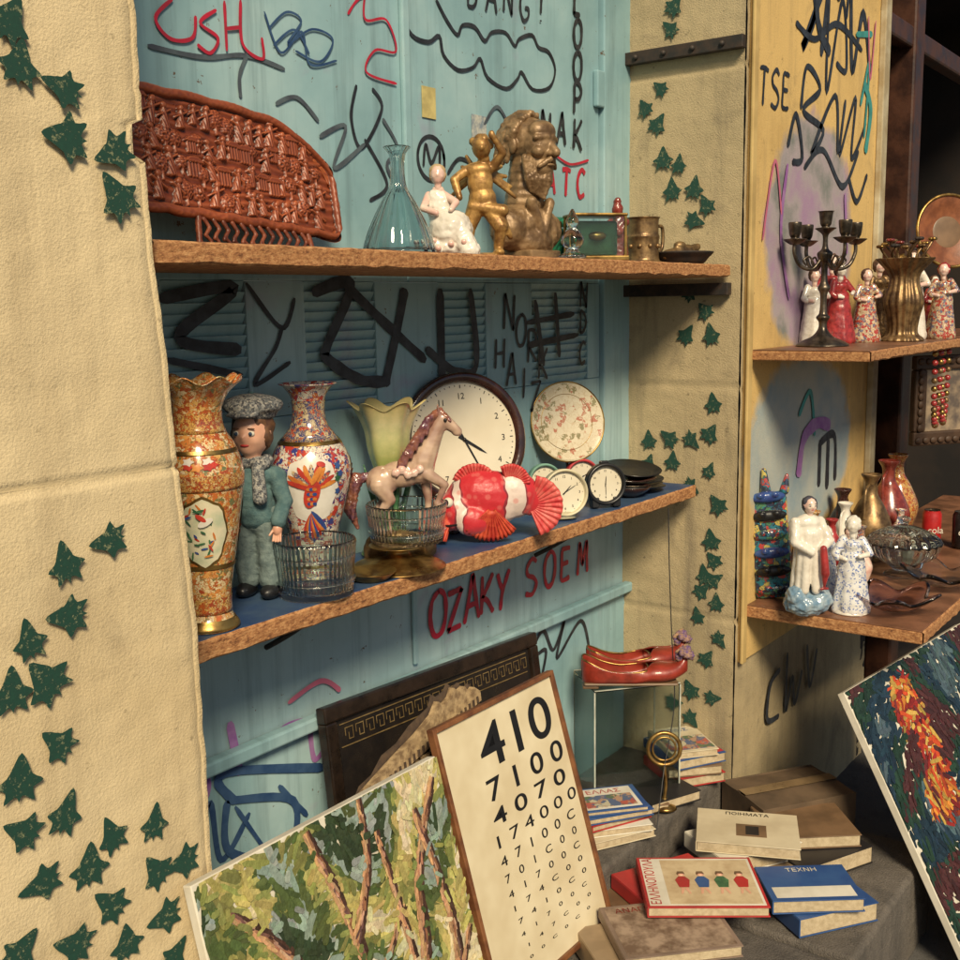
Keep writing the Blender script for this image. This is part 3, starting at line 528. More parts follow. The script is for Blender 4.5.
for z0,z1,mm in ((.0,.02,gold),(.03,.06,or1b),(.245,.272,or1b),(.338,.372,or1b),(.11,.118,gold),(.305,.312,gold)):
    n=5; lathe('band',[(radat(p1,z0+(z1-z0)*i/n+.0005)+.0011,z0+(z1-z0)*i/n) for i in range(n+1)],mm,e,64,False)
dg=mat('foliage_glaze',(.07,.18,.08),(.03,.10,.05),50,.2,bmp=0); dr=mat('red_glaze',(.50,.05,.03),(.36,.04,.03),50,.2,bmp=0); do=mat('orange_glaze',(.62,.24,.05),(.46,.13,.03),50,.2,bmp=0); db=mat('blue_glaze',(.03,.05,.20),(.04,.09,.26),50,.2,bmp=0)
fa=-math.pi/2
for aa in (fa+.25,fa+2.35,fa-1.85):
    decal('gold_rim',p1,ell(aa,.175,.044,.062,28,0,.04,8),gold,e,.0010); decal('medallion',p1,ell(aa,.175,.040,.057,28,0,.04,8),scene_m,e,.0016)
    for k in range(30):
        q=random.random(); tz=.175+random.uniform(-.045,.045); ta=aa+random.uniform(-.5,.5)*math.sqrt(max(.05,1-((tz-.175)/.055)**2))
        decal('brushwork',p1,ell(ta,tz,random.uniform(.004,.010),.0018,8,random.uniform(-1.5,1.5)),[dg,dg,do,dr,db,dg][k%6],e,.0020+.00012*k)
    decal('crane_body',p1,ell(aa+.05,.195,.013,.006,12,.5),wht,e,.0059); decal('crane_wing',p1,ell(aa-.05,.203,.010,.004,12,-.7),dr,e,.0062)
    for k in range(7): decal('peony',p1,ell(aa+.3*math.cos(k*.9),.290+.006*math.sin(k*2),.008,.006,10,0,.25,5),[dr,wht,do][k%3],e,.0016+.0001*k)
p2=[(.001,0),(.045,0),(.048,.01),(.038,.03),(.045,.08),(.062,.14),(.076,.20),(.076,.235),(.06,.27),(.036,.30),(.030,.33),(.033,.355),(.046,.375),(.056,.381),(.050,.381),(.03,.36),(.001,.35)]
e=empty('oriental_vase',(1.55,.27,ZL),FC,s=1.03); lathe('body',p2,or2,e,64)
for z0,z1,mm in ((0,.02,or2b),(.275,.35,or2b),(.03,.036,gold),(.268,.275,gold)):
    n=6; lathe('band',[(radat(p2,z0+(z1-z0)*i/n+.0005)+.0011,z0+(z1-z0)*i/n) for i in range(n+1)],mm,e,64,False)
for aa in (fa+.15,fa+2.3,fa-2.0):
    R=.072; off=.0012
    decal('cloud_panel',p2,ell(aa,.185,.05,.068,32,0,.06,8,R),wht,e,off)
    for k in range(9): off+=.00012; a_=-2.1+.16*k; decal('tail_plume',p2,ell(aa+(.034*math.cos(a_))/R*.7,.15+.034*math.sin(a_),.028,.0052,12,a_,0,5,R),[dr,do,db][k%3],e,off)
    for k in range(11): off+=.00012; a_=.3+.25*k; decal('wing_feather',p2,ell(aa+.024*math.cos(a_)/R,.188+.024*math.sin(a_),.025,.0052,12,a_,0,5,R),[do,dr,or2b][k%3],e,off)
    off+=.0002; decal('phoenix_body',p2,ell(aa,.178,.014,.028,16,-.3,0,5,R),dr,e,off)
    for k in range(12): off+=.0001; decal('scale',p2,ell(aa+.07*((k%3)-1),.160+.006*(k//3*2)*.8,.0042,.0034,8,0,0,5,R),[db,do][k%2],e,off)
    off+=.0002; decal('phoenix_neck',p2,ell(aa+.12,.215,.005,.020,12,-.45,0,5,R),do,e,off); decal('phoenix_head',p2,ell(aa+.24,.236,.008,.005,12,-.3,0,5,R),dr,e,off+.0002)
    for k in range(10): decal('blossom',p2,ell(aa+random.choice((-1,1))*random.uniform(.55,.75),.185+random.uniform(-.055,.055),.006,.006,12,0,.3,5,R),[dr,db,dg,do][k%4],e,.0022+.0001*k)
# doll
e=empty('porcelain_doll',(1.395,.262,ZL),FC+rad(-12),s=1.03)
plaid=ornate('tweed_check',[(.10,.11,.12),(.26,.26,.25),(.05,.05,.06),(.36,.34,.30)],260,(.03,.03,.03),.05,.9,coat=0,wob=.001); jk=mat('teal_cloth',(.06,.12,.13),(.10,.17,.17),60,.9,bmp=.5,bs=300); tr=mat('grey_green_cloth',(.17,.22,.21),(.10,.14,.14),60,.9,bmp=.5,bs=300)
blob('trousers',[((-.02,0,.035),(-.022,0,.14),.024,.026),((.026,-.004,.035),(.020,0,.14),.024,.026),((0,0,.15),(.045,.030,.035))],tr,e,.0035,2,.010,.03)
blob('boots',[((-.022,-.010,.014),(.018,.032,.015)),((.028,-.014,.014),(.018,.032,.015)),((-.02,0,.014),(-.02,0,.045),.015,.015),((.026,0,.014),(.026,0,.045),.015,.015)],blackm,e,.003)
blob('jacket',[((0,0,.15),(.048,.034,.02)),((0,0,.16),(0,0,.215),.040,.032),((0,0,.225),(.046,.028,.024)),((-.042,0,.225),(-.058,-.008,.18),.018,.015),((-.058,-.008,.18),(-.050,-.026,.145),.015,.014),((.042,0,.225),(.060,-.008,.18),.018,.015),((.060,-.008,.18),(.054,-.028,.147),.015,.014)],jk,e,.003,2,.008,.03)
blob('scarf',[((-.026,-.014,.250),(.026,-.014,.250),.013,.013),((.018,-.026,.245),(.026,-.040,.19),.012,.014),((-.02,.014,.25),(.02,.014,.25),.013,.013)],plaid,e,.003)
for k in(-1,1): blob('hand',[((k*.052,-.030,.132),(.009,.009,.012))]+[((k*.052+.004*(i-1.5),-.031,.126),(k*.052+.005*(i-1.5),-.036,.110+.001*abs(i-1.5)),.0024,.0019) for i in range(4)]+[((k*.046,-.034,.132),(k*.041,-.041,.123),.0026,.0021)],skin,e,.0012,1)
head((0,-.006,.303),.043,e,skin,mat('brown_hair',(.15,.07,.03),(.08,.035,.02),80,.6))
blob('cap',[((0,.006,.352),(.056,.054,.021)),((0,.006,.336),(.044,.043,.015)),((0,-.043,.338),(.032,.024,.005))],plaid,e,.0028,2,.004,.02); ball('button',(0,.006,.373),.004,jk,e)
def bowl(name,loc,r,h,foot=0):
    e=empty(name,loc); z=foot
    pr=[(.001,z),(r*.8,z),(r*.9,z+h*.08),(r*.94,z+h*.5),(r,z+h*.92),(r,z+h),(r*.95,z+h),(r*.90,z+h*.55),(r*.85,z+h*.16),(r*.7,z+h*.1),(.001,z+h*.1)]
    lathe('vessel',pr,cry,e,192,True,.014,48,n=4)
    for q in (.3,.75):
        tube('ridge',[(r*.955*math.cos(a*math.pi/12),r*.955*math.sin(a*math.pi/12),z+h*q) for a in range(24)],.0022,cry,e,3,True)
    return e
bowl('ribbed_glass_bowl',(1.46,.178,ZL),.078,.105); bowl('ribbed_glass_bowl',(1.745,.19,ZL),.084,.080,.050)
e=empty('brass_pedestal',(1.715,.19,ZL)); lathe('foot',[(.001,0),(.092,0),(.094,.006),(.08,.012),(.055,.018),(.03,.026),(.025,.038),(.045,.044),(.06,.048),(.001,.048)],gold,e)
e=empty('brass_dish',(1.60,.165,ZL)); lathe('dish',[(.001,0),(.03,0),(.045,.012),(.052,.018),(.046,.018),(.001,.006)],gold,e)
m,t,b=nt('tulip_glaze'); v=tc(t); g_=t.nodes.new('ShaderNodeSeparateXYZ'); t.links.new(v,g_.inputs[0]); mm_=t.nodes.new('ShaderNodeMapRange'); mm_.inputs[1].default_value=.1; mm_.inputs[2].default_value=.34; t.links.new(g_.outputs[2],mm_.inputs[0]); t.links.new(mixc(t,.25,ramp(t,mm_.outputs[0],[(0,(.10,.18,.05)),(.45,(.36,.40,.14)),(.8,(.66,.62,.36)),(1,(.62,.50,.22))]),ramp(t,nz(t,v,50),[(.4,(.3,.4,.1)),(.6,(.8,.7,.5))]),'MULTIPLY'),b.inputs['Base Color']); b.inputs['Roughness'].default_value=.2; b.inputs['Coat Weight'].default_value=.5; tul=m
e=empty('tulip_shaped_vase',(1.80,.285,ZL),FC); lathe('bloom',[(.001,.05),(.03,.05),(.02,.10),(.026,.17),(.042,.23),(.05,.28),(.07,.325),(.076,.33),(.066,.325),(.045,.28),(.03,.21),(.001,.19)],tul,e,96,True,.05,6,ruf=(.27,.16,6,.16))
lathe('foot',[(.001,0),(.06,0),(.062,.01),(.045,.03),(.03,.055),(.001,.06)],tul,e)
for k in range(6):
    a=k*1.047; blob('leaf',[((.02*math.cos(a),.02*math.sin(a),.07),(.042*math.cos(a),.042*math.sin(a),.15),.008,.007),((.042*math.cos(a),.042*math.sin(a),.15),(.054*math.cos(a),.054*math.sin(a),.2),.007,.002)],dg,e,.0025)
hb=mat('horse_glaze',(.56,.40,.29),(.20,.085,.07),12,.2,coat=.6,bmp=0); mn=mat('violet_mane',(.12,.045,.07),(.26,.10,.06),40,.3,coat=.4)
e=empty('horse_figurine',(1.775,.215,ZL),FC+rad(5),s=1.05)
blob('horse_body',[((-.048,0,.165),(.034,.026,.032)),((-.01,0,.178),(.045,.025,.028)),((.028,0,.192),(.032,.025,.036)),((.035,0,.205),(.062,0,.262),.028,.018),((.062,0,.262),(.074,0,.286),.018,.016),((.076,0,.288),(.108,0,.262),.016,.009),((.106,0,.26),(.011,.009,.008)),((.07,.009,.298),(.068,.012,.316),.005,.002),((.07,-.009,.298),(.068,-.012,.316),.005,.002),
 ((-.055,.014,.16),(-.04,.014,.125),.021,.013),((-.04,.014,.125),(-.066,.014,.102),.012,.007),((-.066,.014,.102),(-.06,.014,.07),.007,.006),((-.06,.014,.07),(-.052,.014,.062),.008,.009),
 ((-.055,-.014,.16),(-.034,-.014,.128),.021,.013),((-.034,-.014,.128),(-.056,-.014,.1),.012,.007),((-.056,-.014,.1),(-.048,-.014,.07),.007,.006),((-.048,-.014,.07),(-.04,-.014,.062),.008,.009),
 ((.038,.012,.175),(.045,.012,.125),.014,.009),((.045,.012,.125),(.043,.012,.07),.008,.006),((.043,.012,.07),(.05,.012,.062),.008,.009),
 ((.04,-.012,.18),(.078,-.012,.155),.014,.009),((.078,-.012,.155),(.062,-.012,.118),.008,.006),((.062,-.012,.118),(.066,-.012,.108),.008,.008)],hb,e,.0024,2)
L=[]
for i in range(12):
    t_=i/11; x0=.012+.056*t_; z0=.218+.084*t_; L.append(((x0,-.004,z0),(x0-.022,-.020+.004*math.sin(i*2),z0-.012),.008,.007)); L.append(((x0-.022,-.020,z0-.012),(x0-.030+.006*math.sin(i*3),-.026,z0-.042),.007,.003))
L.append(((.072,-.002,.304),(.092,-.012,.285),.008,.004))
blob('mane',L,mn,e,.0022,1,.004,.006)
blob('tail',[((-.078,0,.175),(-.10,0,.17),.009,.013),((-.10,0,.17),(-.118,0,.12),.015,.014),((-.118,0,.12),(-.100,0,.07),.014,.004),((-.1,-.008,.165),(-.11,-.01,.09),.009,.004)],mn,e,.0022,1,.007,.006)
blob('saddle_roses',[((-.02+.012*k,-.026,.185+.006*math.sin(k*2)),(.009,.007,.009)) for k in range(5)],pink,e,.002,1,.003,.005)
blob('rocky_base',[((-.02,0,.03),(.07,.035,.034)),((.03,0,.025),(.03,.03,.028)),((-.06,0,.02),(.03,.025,.04))],bronze,e,.004,1,.012,.02)
ball('eye',(.082,-.015,.287),.0038,blackm,e)
face=mat('cream_clock_face',(.68,.63,.50),(.60,.54,.41),5,.35,bmp=0)
def clock(name,loc,r,rz,tilt,rim,rw,num=True,hm=(10,8),fm=face,nm=blackm,ns=.17):
    e=empty(name,loc,rz,rx=tilt)
    lathe('case',[(.001,0),(r*.9,0),(r,.012),(r,.03),(r*(1-rw*.3),.038),(r*(1-rw),.032),(r*(1-rw),.022),(.001,.022)],rim,e,72,False,rot=(rad(90),0,0))
    lathe('dial',[(.001,.0235),(r*(1-rw)*.998,.0235)],fm,e,64,False,rot=(rad(90),0,0))
    q=r*(1-rw)
    for i in range(60):
        a=i*math.pi/30; L=.06 if i%5==0 else .025
        if i%5 and r<.1: continue
        box('tick',-.0009*r/.15,.0009*r/.15,-.0002,.0002,q*(.95-L),q*.95,nm,e,0,(0,-.0242,0),(0,a,0))
    if num:
        for i in range(1,13):
            a=i*math.pi/6; text(str(i),q*ns,nm,e,(q*.76*math.sin(a),-.0242,q*.76*math.cos(a)-q*.055),al='CENTER')
    for L,w,a in ((.5,.028,hm[0]*30),(.74,.018,hm[1]*30)):
        mesh('hand',[(-w*q,-.0262,-.12*q),(w*q,-.0262,-.12*q),(w*q*.7,-.0262,L*q*.7),(0,-.0262,L*q),(-w*q*.7,-.0262,L*q*.7)],[(0,1,2,3,4)],nm,e,rot=(0,rad(a),0))
    ball('pin',(0,-.026,0),r*.03,nm,e); return e
dkw=mat('dark_mahogany',(.05,.018,.012),(.025,.01,.008),25,.2,coat=.5)
clock('wall_clock',(2.11,.325,1.227),.163,rad(-28),rad(-9),dkw,.15,True,(4.1,5.1),ns=.15)
e=empty('wooden_block',(2.14,.31,ZL)); box('block',-.11,.11,-.02,.03,0,.05,dkw,e,.004); box('top_moulding',-.115,.115,-.024,.034,.05,.06,dkw,e,.003)
ivory=mat('ivory_plastic',(.62,.56,.38),None,20,.3,bmp=0)
e=clock('round_table_clock',(2.345,.185,ZL+.066),.060,rad(-38),rad(-8),ivory,.12,True,(1.5,2)); lathe('foot',[(.001,-.066),(.035,-.066),(.03,-.05),(.012,-.045)],ivory,e,32,False)
e=clock('alarm_clock',(2.54,.18,ZL+.062),.056,rad(-38),rad(-6),blackm,.18,True,(12.2,6)); box('foot_l',-.04,-.02,-.03,.0,-.062,-.035,blackm,e,.003); box('foot_r',.02,.04,-.03,0,-.062,-.035,blackm,e,.003); box('button',-.012,.012,-.025,-.01,.052,.062,blackm,e,.003)
clock('small_clock',(2.43,.30,ZL+.075),.046,rad(-38),rad(-8),mat('mint_enamel',(.18,.36,.28),bmp=0),.16,True,(4,8)); clock('small_clock',(2.62,.30,ZL+.06),.05,rad(-38),rad(-8),mat('red_enamel',(.5,.04,.05),bmp=0),.16,True,(2,7))
e=empty('decorative_plate',(2.60,.335,1.222),rad(-32),rx=rad(-12)); pm=ornate('floral_plate',[(.60,.53,.38),(.62,.55,.40),(.58,.50,.35),(.42,.17,.10),(.60,.53,.38),(.25,.22,.11),(.62,.55,.4)],65,(.50,.38,.24),.05)
lathe('rim_dish',[(.001,.0),(.05,.0),(.075,.008),(.112,.02),(.113,.024),(.108,.024),(.072,.013),(.05,.006),(.001,.006)],ivory,e,72,False,rot=(rad(90),0,0))
lathe('border',[(.080,.0165),(.106,.0245)],pm,e,72,False,rot=(rad(90),0,0))
for q_ in (.068,.078): tube('gilt_line',[(q_*math.cos(a*math.pi/12),-.0128 if q_<.07 else -.0162,q_*math.sin(a*math.pi/12)) for a in range(24)],.0009,gold,e,3,True)
fm_=lambda u,v,o:(u,-.0065-o*.2,v)
strokes('flower_stems',[[(0,-.045),(.005,-.01),(-.008,.02)],[(0,-.03),(.02,.0),(.028,.02)],[(0,-.03),(-.02,-.005),(-.03,.01)]],dg,e,fm_,.002)
for k in range(34):
    a=random.uniform(0,6.28); r_=.042*math.sqrt(random.random()); mesh('petal',[(r_*math.cos(a)+.005*q*math.cos(c_),-.0072-k*.00003,r_*math.sin(a)-.006+.005*q*math.sin(c_)) for c_,q in [(j*.7+a,1+.35*(j%2)) for j in range(9)]],[tuple(range(9))],[dr,rm,do,dg,dr,pink,bronze][k%7],e)
tube('gilt_rim',[(.111*math.cos(a*math.pi/12),-.0235,.111*math.sin(a*math.pi/12)) for a in range(24)],.0022,gold,e,3,True)
box('easel_foot',-.05,.05,-.02,.02,-.21,-.19,dkw,e,.003); tube('easel_strut',[(0,-.0,-.2),(0,.01,-.1)],.004,dkw,e)
e=empty('stack_of_dark_plates',(2.80,.245,ZL))
for k in range(5): lathe('plate_%d'%k,[(.001,0),(.05,0),(.108-.006*k,.012),(.109-.006*k,.015),(.05,.004),(.001,.004)],[blackm,silver,blackm,dkw,blackm][k],e,48,False,loc=(.006*k*(-1)**k,0,.0125*k),rot=(rad(3*k-3),rad(4-2*k),0))
e=empty('dark_bowl',(2.71,.19,ZL)); lathe('bowl',[(.001,0),(.02,0),(.05,.018),(.06,.03),(.056,.03),(.045,.02),(.001,.005)],dkw,e,40)
# fish toy
e=empty('plush_clownfish',(2.03,.195,ZL),FC+rad(5),s=1.06)
m,t,b=nt('clownfish_cloth'); v=tc(t); sx=t.nodes.new('ShaderNodeSeparateXYZ'); t.links.new(v,sx.inputs[0])
w=t.nodes.new('ShaderNodeMath'); w.operation='MULTIPLY_ADD'; w.inputs[1].default_value=.05; t.links.new(nz(t,v,14,2),w.inputs[0]); t.links.new(sx.outputs[0],w.inputs[2])
mr2=t.nodes.new('ShaderNodeMapRange'); mr2.inputs[1].default_value=-.10; mr2.inputs[2].default_value=.17; t.links.new(w.outputs[0],mr2.inputs[0])
R_=(.50,.02,.03);W_=(.66,.54,.48);K_=(.22,.02,.03)
col=ramp(t,mr2.outputs[0],[(0,R_),(.20,K_),(.215,W_),(.27,K_),(.285,R_),(.60,K_),(.615,W_),(.76,K_),(.775,R_)],True)
vo=t.nodes.new('ShaderNodeTexVoronoi'); vo.inputs['Scale'].default_value=45; t.links.new(v,vo.inputs['Vector']); col=mixc(t,ramp(t,vo.outputs['Distance'],[(.2,(.5,.5,.5)),(.34,(0,0,0))]),col,(.60,.15,.13))
t.links.new(col,b.inputs['Base Color']); b.inputs['Roughness'].default_value=.4; b.inputs['Sheen Weight'].default_value=.3; bump(t,b,nz(t,v,60,3),.3,.004)
blob('body',[((0,0,.09),(.088,.045,.066)),((-.06,-.005,.07),(.045,.042,.045)),((.06,0,.10),(.06,.035,.055)),((.10,.0,.09),(.03,.02,.04)),((-.085,-.01,.045),(.025,.03,.02)),((-.03,-.03,.05),(.04,.025,.035))],m,e,.003,4,.006,.05)
fo=mat('crimson_fin_cloth',(.50,.03,.035),(.60,.12,.10),50,.5,bmp=.3,bs=100); fo2=mat('orange_fin_cloth',(.60,.085,.035),(.42,.03,.02),50,.5,bmp=.3,bs=100)
def fin(name,o,a0,a1,L,mm,parent,tilt=(0,0,0)):
    vs=[];fs=[];N=60
    for j in range(8):
        for i in range(N+1):
            t_=i/N; a=rad(a0+(a1-a0)*t_); r=(.12+.88*j/7)*L*(1-.35*abs(t_-.5)**2.2)*(1-.02*abs(math.sin(t_*math.pi*9))*(j/7)); vs.append((r*math.cos(a),-.0028*math.sin(t_*math.pi*26)*(j/7)-.012*j/7,r*math.sin(a)))
    for j in range(7):
        for i in range(N): p=j*(N+1)+i; fs.append((p,p+1,p+N+2,p+N+1))
    o_=mesh(name,vs,fs,mm,parent,True,o,tilt); s_=o_.modifiers.new('s','SOLIDIFY'); s_.thickness=.004; s_.offset=0; return o_
fin('side_fin',(.01,-.055,.082),-140,-45,.080,fo2,e,(rad(24),0,0)); fin('tail_fin',(.095,-.01,.075),-70,75,.075,fo,e); fin('back_fin',(-.02,0,.11),50,150,.062,fo,e); fin('front_fin',(-.075,-.035,.06),-205,-105,.058,fo2,e); fin('top_fin',(.05,-.015,.12),10,110,.052,fo,e)
for yy,xx in ((-.038,-.082),(.02,-.098)): ball('eye',(xx,yy,.092),.011,white,e); ball('pupil',(xx-.006,yy-.007,.093),.0072,blackm,e)
tube('mouth',[(-.108,-.01,.05),(-.09,-.038,.042),(-.065,-.05,.045)],.0025,blackm,e)
# ---------- leaning pictures
def brushpic(name,w,h,cf,n,sz,parent,gen=None,af=None):
    vs=[];fs=[];cols=[]; L=[]
    for i in range(n):
        u=random.random();v_=random.random(); c=cf(u,v_); a=af(u,v_) if af else random.gauss(.6,.7); L.append((u*w,v_*h,random.uniform(.5,1.8)*sz,random.uniform(.25,.5)*sz,a,c))
    if gen:
        Gs=gen(w,h); L+=Gs
        for i in range(n//12):
            u=random.random();v_=random.random(); L.append((u*w,v_*h,random.uniform(.4,1)*sz,random.uniform(.2,.4)*sz,random.gauss(.6,.9),cf(u,v_)))
    for i,(x,z,l,wd,a,c) in enumerate(L):
        y=-.0015-i*6e-7-random.random()*2e-4; k=len(vs); ca,sa=math.cos(a),math.sin(a)
        for (p,q) in ((-.5,-.3),(-.35,-.5),(.35,-.45),(.5,-.1),(.42,.42),(-.3,.5),(-.5,.2)):
            px=min(max(x+p*l*ca-q*wd*sa,0.001),w-.001); pz=min(max(z+p*l*sa+q*wd*ca,.001),h-.001); vs.append((px,y,pz))
        fs.append(tuple(range(k,k+7))); cols.append(c)
    m,t,b=nt(name+'_paint'); at=t.nodes.new('ShaderNodeAttribute'); at.attribute_name='Col'; v=tc(t)
    c=mixc(t,.6,at.outputs['Color'],ramp(t,nz(t,v,90,4,.7),[(.3,(.5,.5,.5)),(.7,(1.3,1.3,1.3))]),'MULTIPLY'); t.links.new(c,b.inputs['Base Color']); b.inputs['Roughness'].default_value=.4; bump(t,b,nz(t,v,160,3),.6,.003)
    o=mesh('brushwork',vs,fs,m,parent); a=o.data.color_attributes.new('Col','FLOAT_COLOR','CORNER')
    for p,cc in zip(o.data.polygons,cols):
        for li in p.loop_indices: a.data[li].color=(*cc,1)
    return o
def jit(c,s=.18):
    k=1+random.uniform(-s,s); return tuple(max(0,min(1,x*k*(1+random.uniform(-.08,.08)))) for x in c)
def cf1(u,v):
    n=noise.noise(V((u*5,v*5,0)))+.6*noise.noise(V((u*12,v*12,3)))
    if v>.42:
        if n>.34: c=(.62,.54,.34)
        elif n>.12: c=(.44,.38,.13)
        elif n>-.04: c=(.22,.23,.07)
        elif n>-.22: c=(.08,.11,.035)
        elif n>-.40: c=(.26,.32,.28)
        else: c=(.035,.055,.025)
    else:
        if n>.22: c=(.60,.38,.26)
        elif n>.05: c=(.44,.36,.17)
        elif n>-.15: c=(.18,.19,.07)
        elif n>-.35: c=(.36,.18,.13)
        else: c=(.07,.07,.035)
    return jit(c,.25)
def gen1(w,h):
    L=[]
    T=[[(.62,0),(.60,.3),(.52,.5),(.50,.7),(.40,.98)],[(.60,.3),(.75,.55),(.80,.75),(.95,.95)],[(.52,.45),(.35,.55),(.25,.75),(.1,.9)],[(.3,0),(.28,.3),(.2,.5),(.22,.7)],[(.85,0),(.86,.3),(.9,.6),(.84,.9)],[(.35,.2),(.55,.42),(.78,.38),(.97,.55)],[(.50,.7),(.6,.85),(.62,1)],[(.1,.3),(.3,.5),(.5,.55),(.7,.7)],[(.72,.3),(.7,.6),(.66,.9)]]
    for ti,tr_ in enumerate(T):
        P=crom([(a*w,b*h,0) for a,b in tr_],18)
        for i in range(len(P)-1):
            d=P[i+1]-P[i]; a=math.atan2(d.y,d.x); nn=V((-math.sin(a),math.cos(a),0)); W=.030*(1-.6*i/len(P))*(1 if ti<5 else .6)
            for k in range(8):
                s=random.uniform(-1,1); p=P[i]+nn*s*W*.6; c=(.50,.29,.15) if s>.3 else ((.06,.03,.02) if s<-.4 else random.choice([(.24,.11,.06),(.46,.28,.18),(.14,.07,.06),(.36,.18,.1)]))
                L.append((p.x,p.y,.024,.005,a+random.gauss(0,.15),jit(c,.3)))
    return L
e=empty('landscape_painting',(.965,-.035,.705),0,rx=rad(-15)); box('canvas',0,.58,0,.02,-.72,0,white,e,.002); c=empty('picture',(0,0,-.72)); c.parent=e; brushpic('landscape',.58,.72,cf1,4600,.032,c,gen1,lambda u,v:3*noise.noise(V((u*3,v*3,5)))+random.gauss(.8,.4))
def cf2(u,v):
    n=noise.noise(V((u*5,v*5,7)))+.5*noise.noise(V((u*12,v*12,9))); d=math.hypot((u-.36)*1.5,(v-.74)*1.1)
    if d<.20+.26*n: c=random.choice([(.45,.06,.015),(.50,.20,.03),(.28,.02,.015),(.50,.33,.07),(.12,.02,.02)])
    elif n>.3: c=(.06,.10,.12)
    elif n>.0: c=(.012,.03,.05)
    elif n>-.25: c=(.015,.04,.025)
    else: c=(.06,.018,.018)
    return jit(c,.4)
e=empty('abstract_painting',(2.955,-.35,.47),rad(-6.5),rx=rad(-29)); box('canvas',0,.88,0,.022,-.82,0,white,e,.002); c=empty('picture',(0,0,-.82)); c.parent=e; brushpic('abstract',.88,.82,cf2,4500,.038,c,None,lambda u,v:math.atan2(v-.6,u-.4)+1.2+random.gauss(0,.5))
# eye chart
e=empty('eye_test_chart',(1.765,.145,.635),0,rx=rad(-16)); w_,h_=.455,.61
box('board',0,w_,0,.008,-h_,0,paper,e,.001)
for a in ((-.012,0,-h_-.012,.012),(w_,w_+.012,-h_-.012,.012)): box('frame_side',a[0],a[1],-.008,.012,a[2],a[3],woodf,e,.002)
for a in ((0,.012),(-h_-.012,-h_)): box('frame_rail',.0005,w_-.0005,-.008,.012,a[0],a[1],woodf,e,.002)
rows=[('410',.140,-.13,.13,.29),('7 1 0 0',.070,-.20,.12,.31),('4 0 7 0',.052,-.255,.12,.30),('1 7 4 0 0 0',.040,-.303,.10,.33),('4  7  1  0  0  C',.032,-.345,.11,.31),('7   0   1   C   0   0',.026,-.382,.11,.30),('4   1   7   0   0   C',.022,-.416,.11,.30),('1   7   4   C   0   0',.018,-.448,.11,.29),('7   4   1   0   C   0',.016,-.479,.12,.29),('4    1    7    0    0    C',.013,-.508,.12,.28),('1    4    7    C    0    0',.011,-.536,.13,.27),('0    0    C    0    C    0',.009,-.562,.13,.26)]
for s_,sz,z,x,ft in rows: text(s_,sz,blackm,e,(x,-.0008,z),off=sz*.008 if sz>.04 else 0,fit=ft)
# greek key picture
e=empty('greek_key_framed_picture',(1.61,.335,.70),0,rx=rad(-9),ry=rad(2.5)); wk,hk=.82,.56; dkf=mat('black_lacquer',(.012,.010,.010),(.02,.016,.014),20,.3); dfm=mat('black_brown_frame',(.025,.015,.010),(.012,.008,.006),20,.3)
for n_,a in (('top',(0,wk,-.035,0)),('bottom',(0,wk,-hk,-hk+.035)),('left',(0,.035,-hk+.0355,-.0355)),('right',(wk-.035,wk,-hk+.0355,-.0355))): box('frame_'+n_,a[0],a[1],-.014,.014,a[2],a[3],dfm,e,.004)
box('black_field',.034,wk-.034,-.002,.01,-hk+.034,-.034,dkf,e,0)
kg=mat('key_gilt',(.30,.21,.09),(.18,.12,.05),30,.4,.3,bmp=0); vs=[];fs=[]
for i in range(21):
    x=.065+i*.034
    for zz,sg in ((-.075,1),(-hk+.075,-1)):
        st=[(x,zz),(x,zz+.016*sg),(x+.024,zz+.016*sg),(x+.024,zz-.010*sg),(x+.010,zz-.010*sg),(x+.010,zz+.004*sg)]
        for (a,b_) in zip(st,st[1:]):
            x0,x1=min(a[0],b_[0])-.0011,max(a[0],b_[0])+.0011; z0,z1=min(a[1],b_[1])-.0011,max(a[1],b_[1])+.0011; k=len(vs); o_=-.0035-random.random()*.0008; vs+=[(x0,o_,z0),(x1,o_,z0),(x1,o_,z1),(x0,o_,z1)]; fs.append((k,k+1,k+2,k+3))
mesh('key_border',vs,fs,kg,e)
for z in (-.048,-.098): box('gilt_line',.05,wk-.05,-.0045,-.0025,z-.001,z+.001,kg,e,0)
lathe('gilt_roundel',[(.001,0),(.10,0),(.10,.002),(.001,.002)],kg,e,48,False,loc=(.41,-.003,-.27),rot=(rad(90),0,0)); lathe('dark_roundel',[(.001,0),(.094,0),(.094,.003),(.001,.003)],dkf,e,48,False,loc=(.41,-.003,-.27),rot=(rad(90),0,0))
# parthenon cut-out
e=empty('temple_ruin_picture',(1.60,.19,.24),rad(0),rx=rad(-8)); tm=mat('marble_ochre',(.46,.33,.18),(.20,.13,.07),45,.8,bmp=.6); sh=mat('umber_print',(.10,.065,.04),(.06,.04,.03),50,.8)
mesh('backing',[(0,0,0),(.44,0,0),(.44,0,.40),(.42,0,.418),(.40,0,.41),(.385,0,.43),(.36,0,.425),(.345,0,.44),(.33,0,.425),(.30,0,.42),(.285,0,.43),(.27,0,.405),(.2,0,.385),(.15,0,.36),(.1,0,.35),(.06,0,.32),(.02,0,.31),(0,0,.29)],[tuple(range(18))],sh,e).modifiers.new('s','SOLIDIFY').thickness=.004
for i in range(13):
    x=.02+i*.034; zt=.265+i*.0082; lathe('column_%d'%i,[(.010,0),(.008,zt-.026),(.012,zt-.012),(.0135,zt)],tm,e,16,False,.06,6,loc=(x,-.008,0))
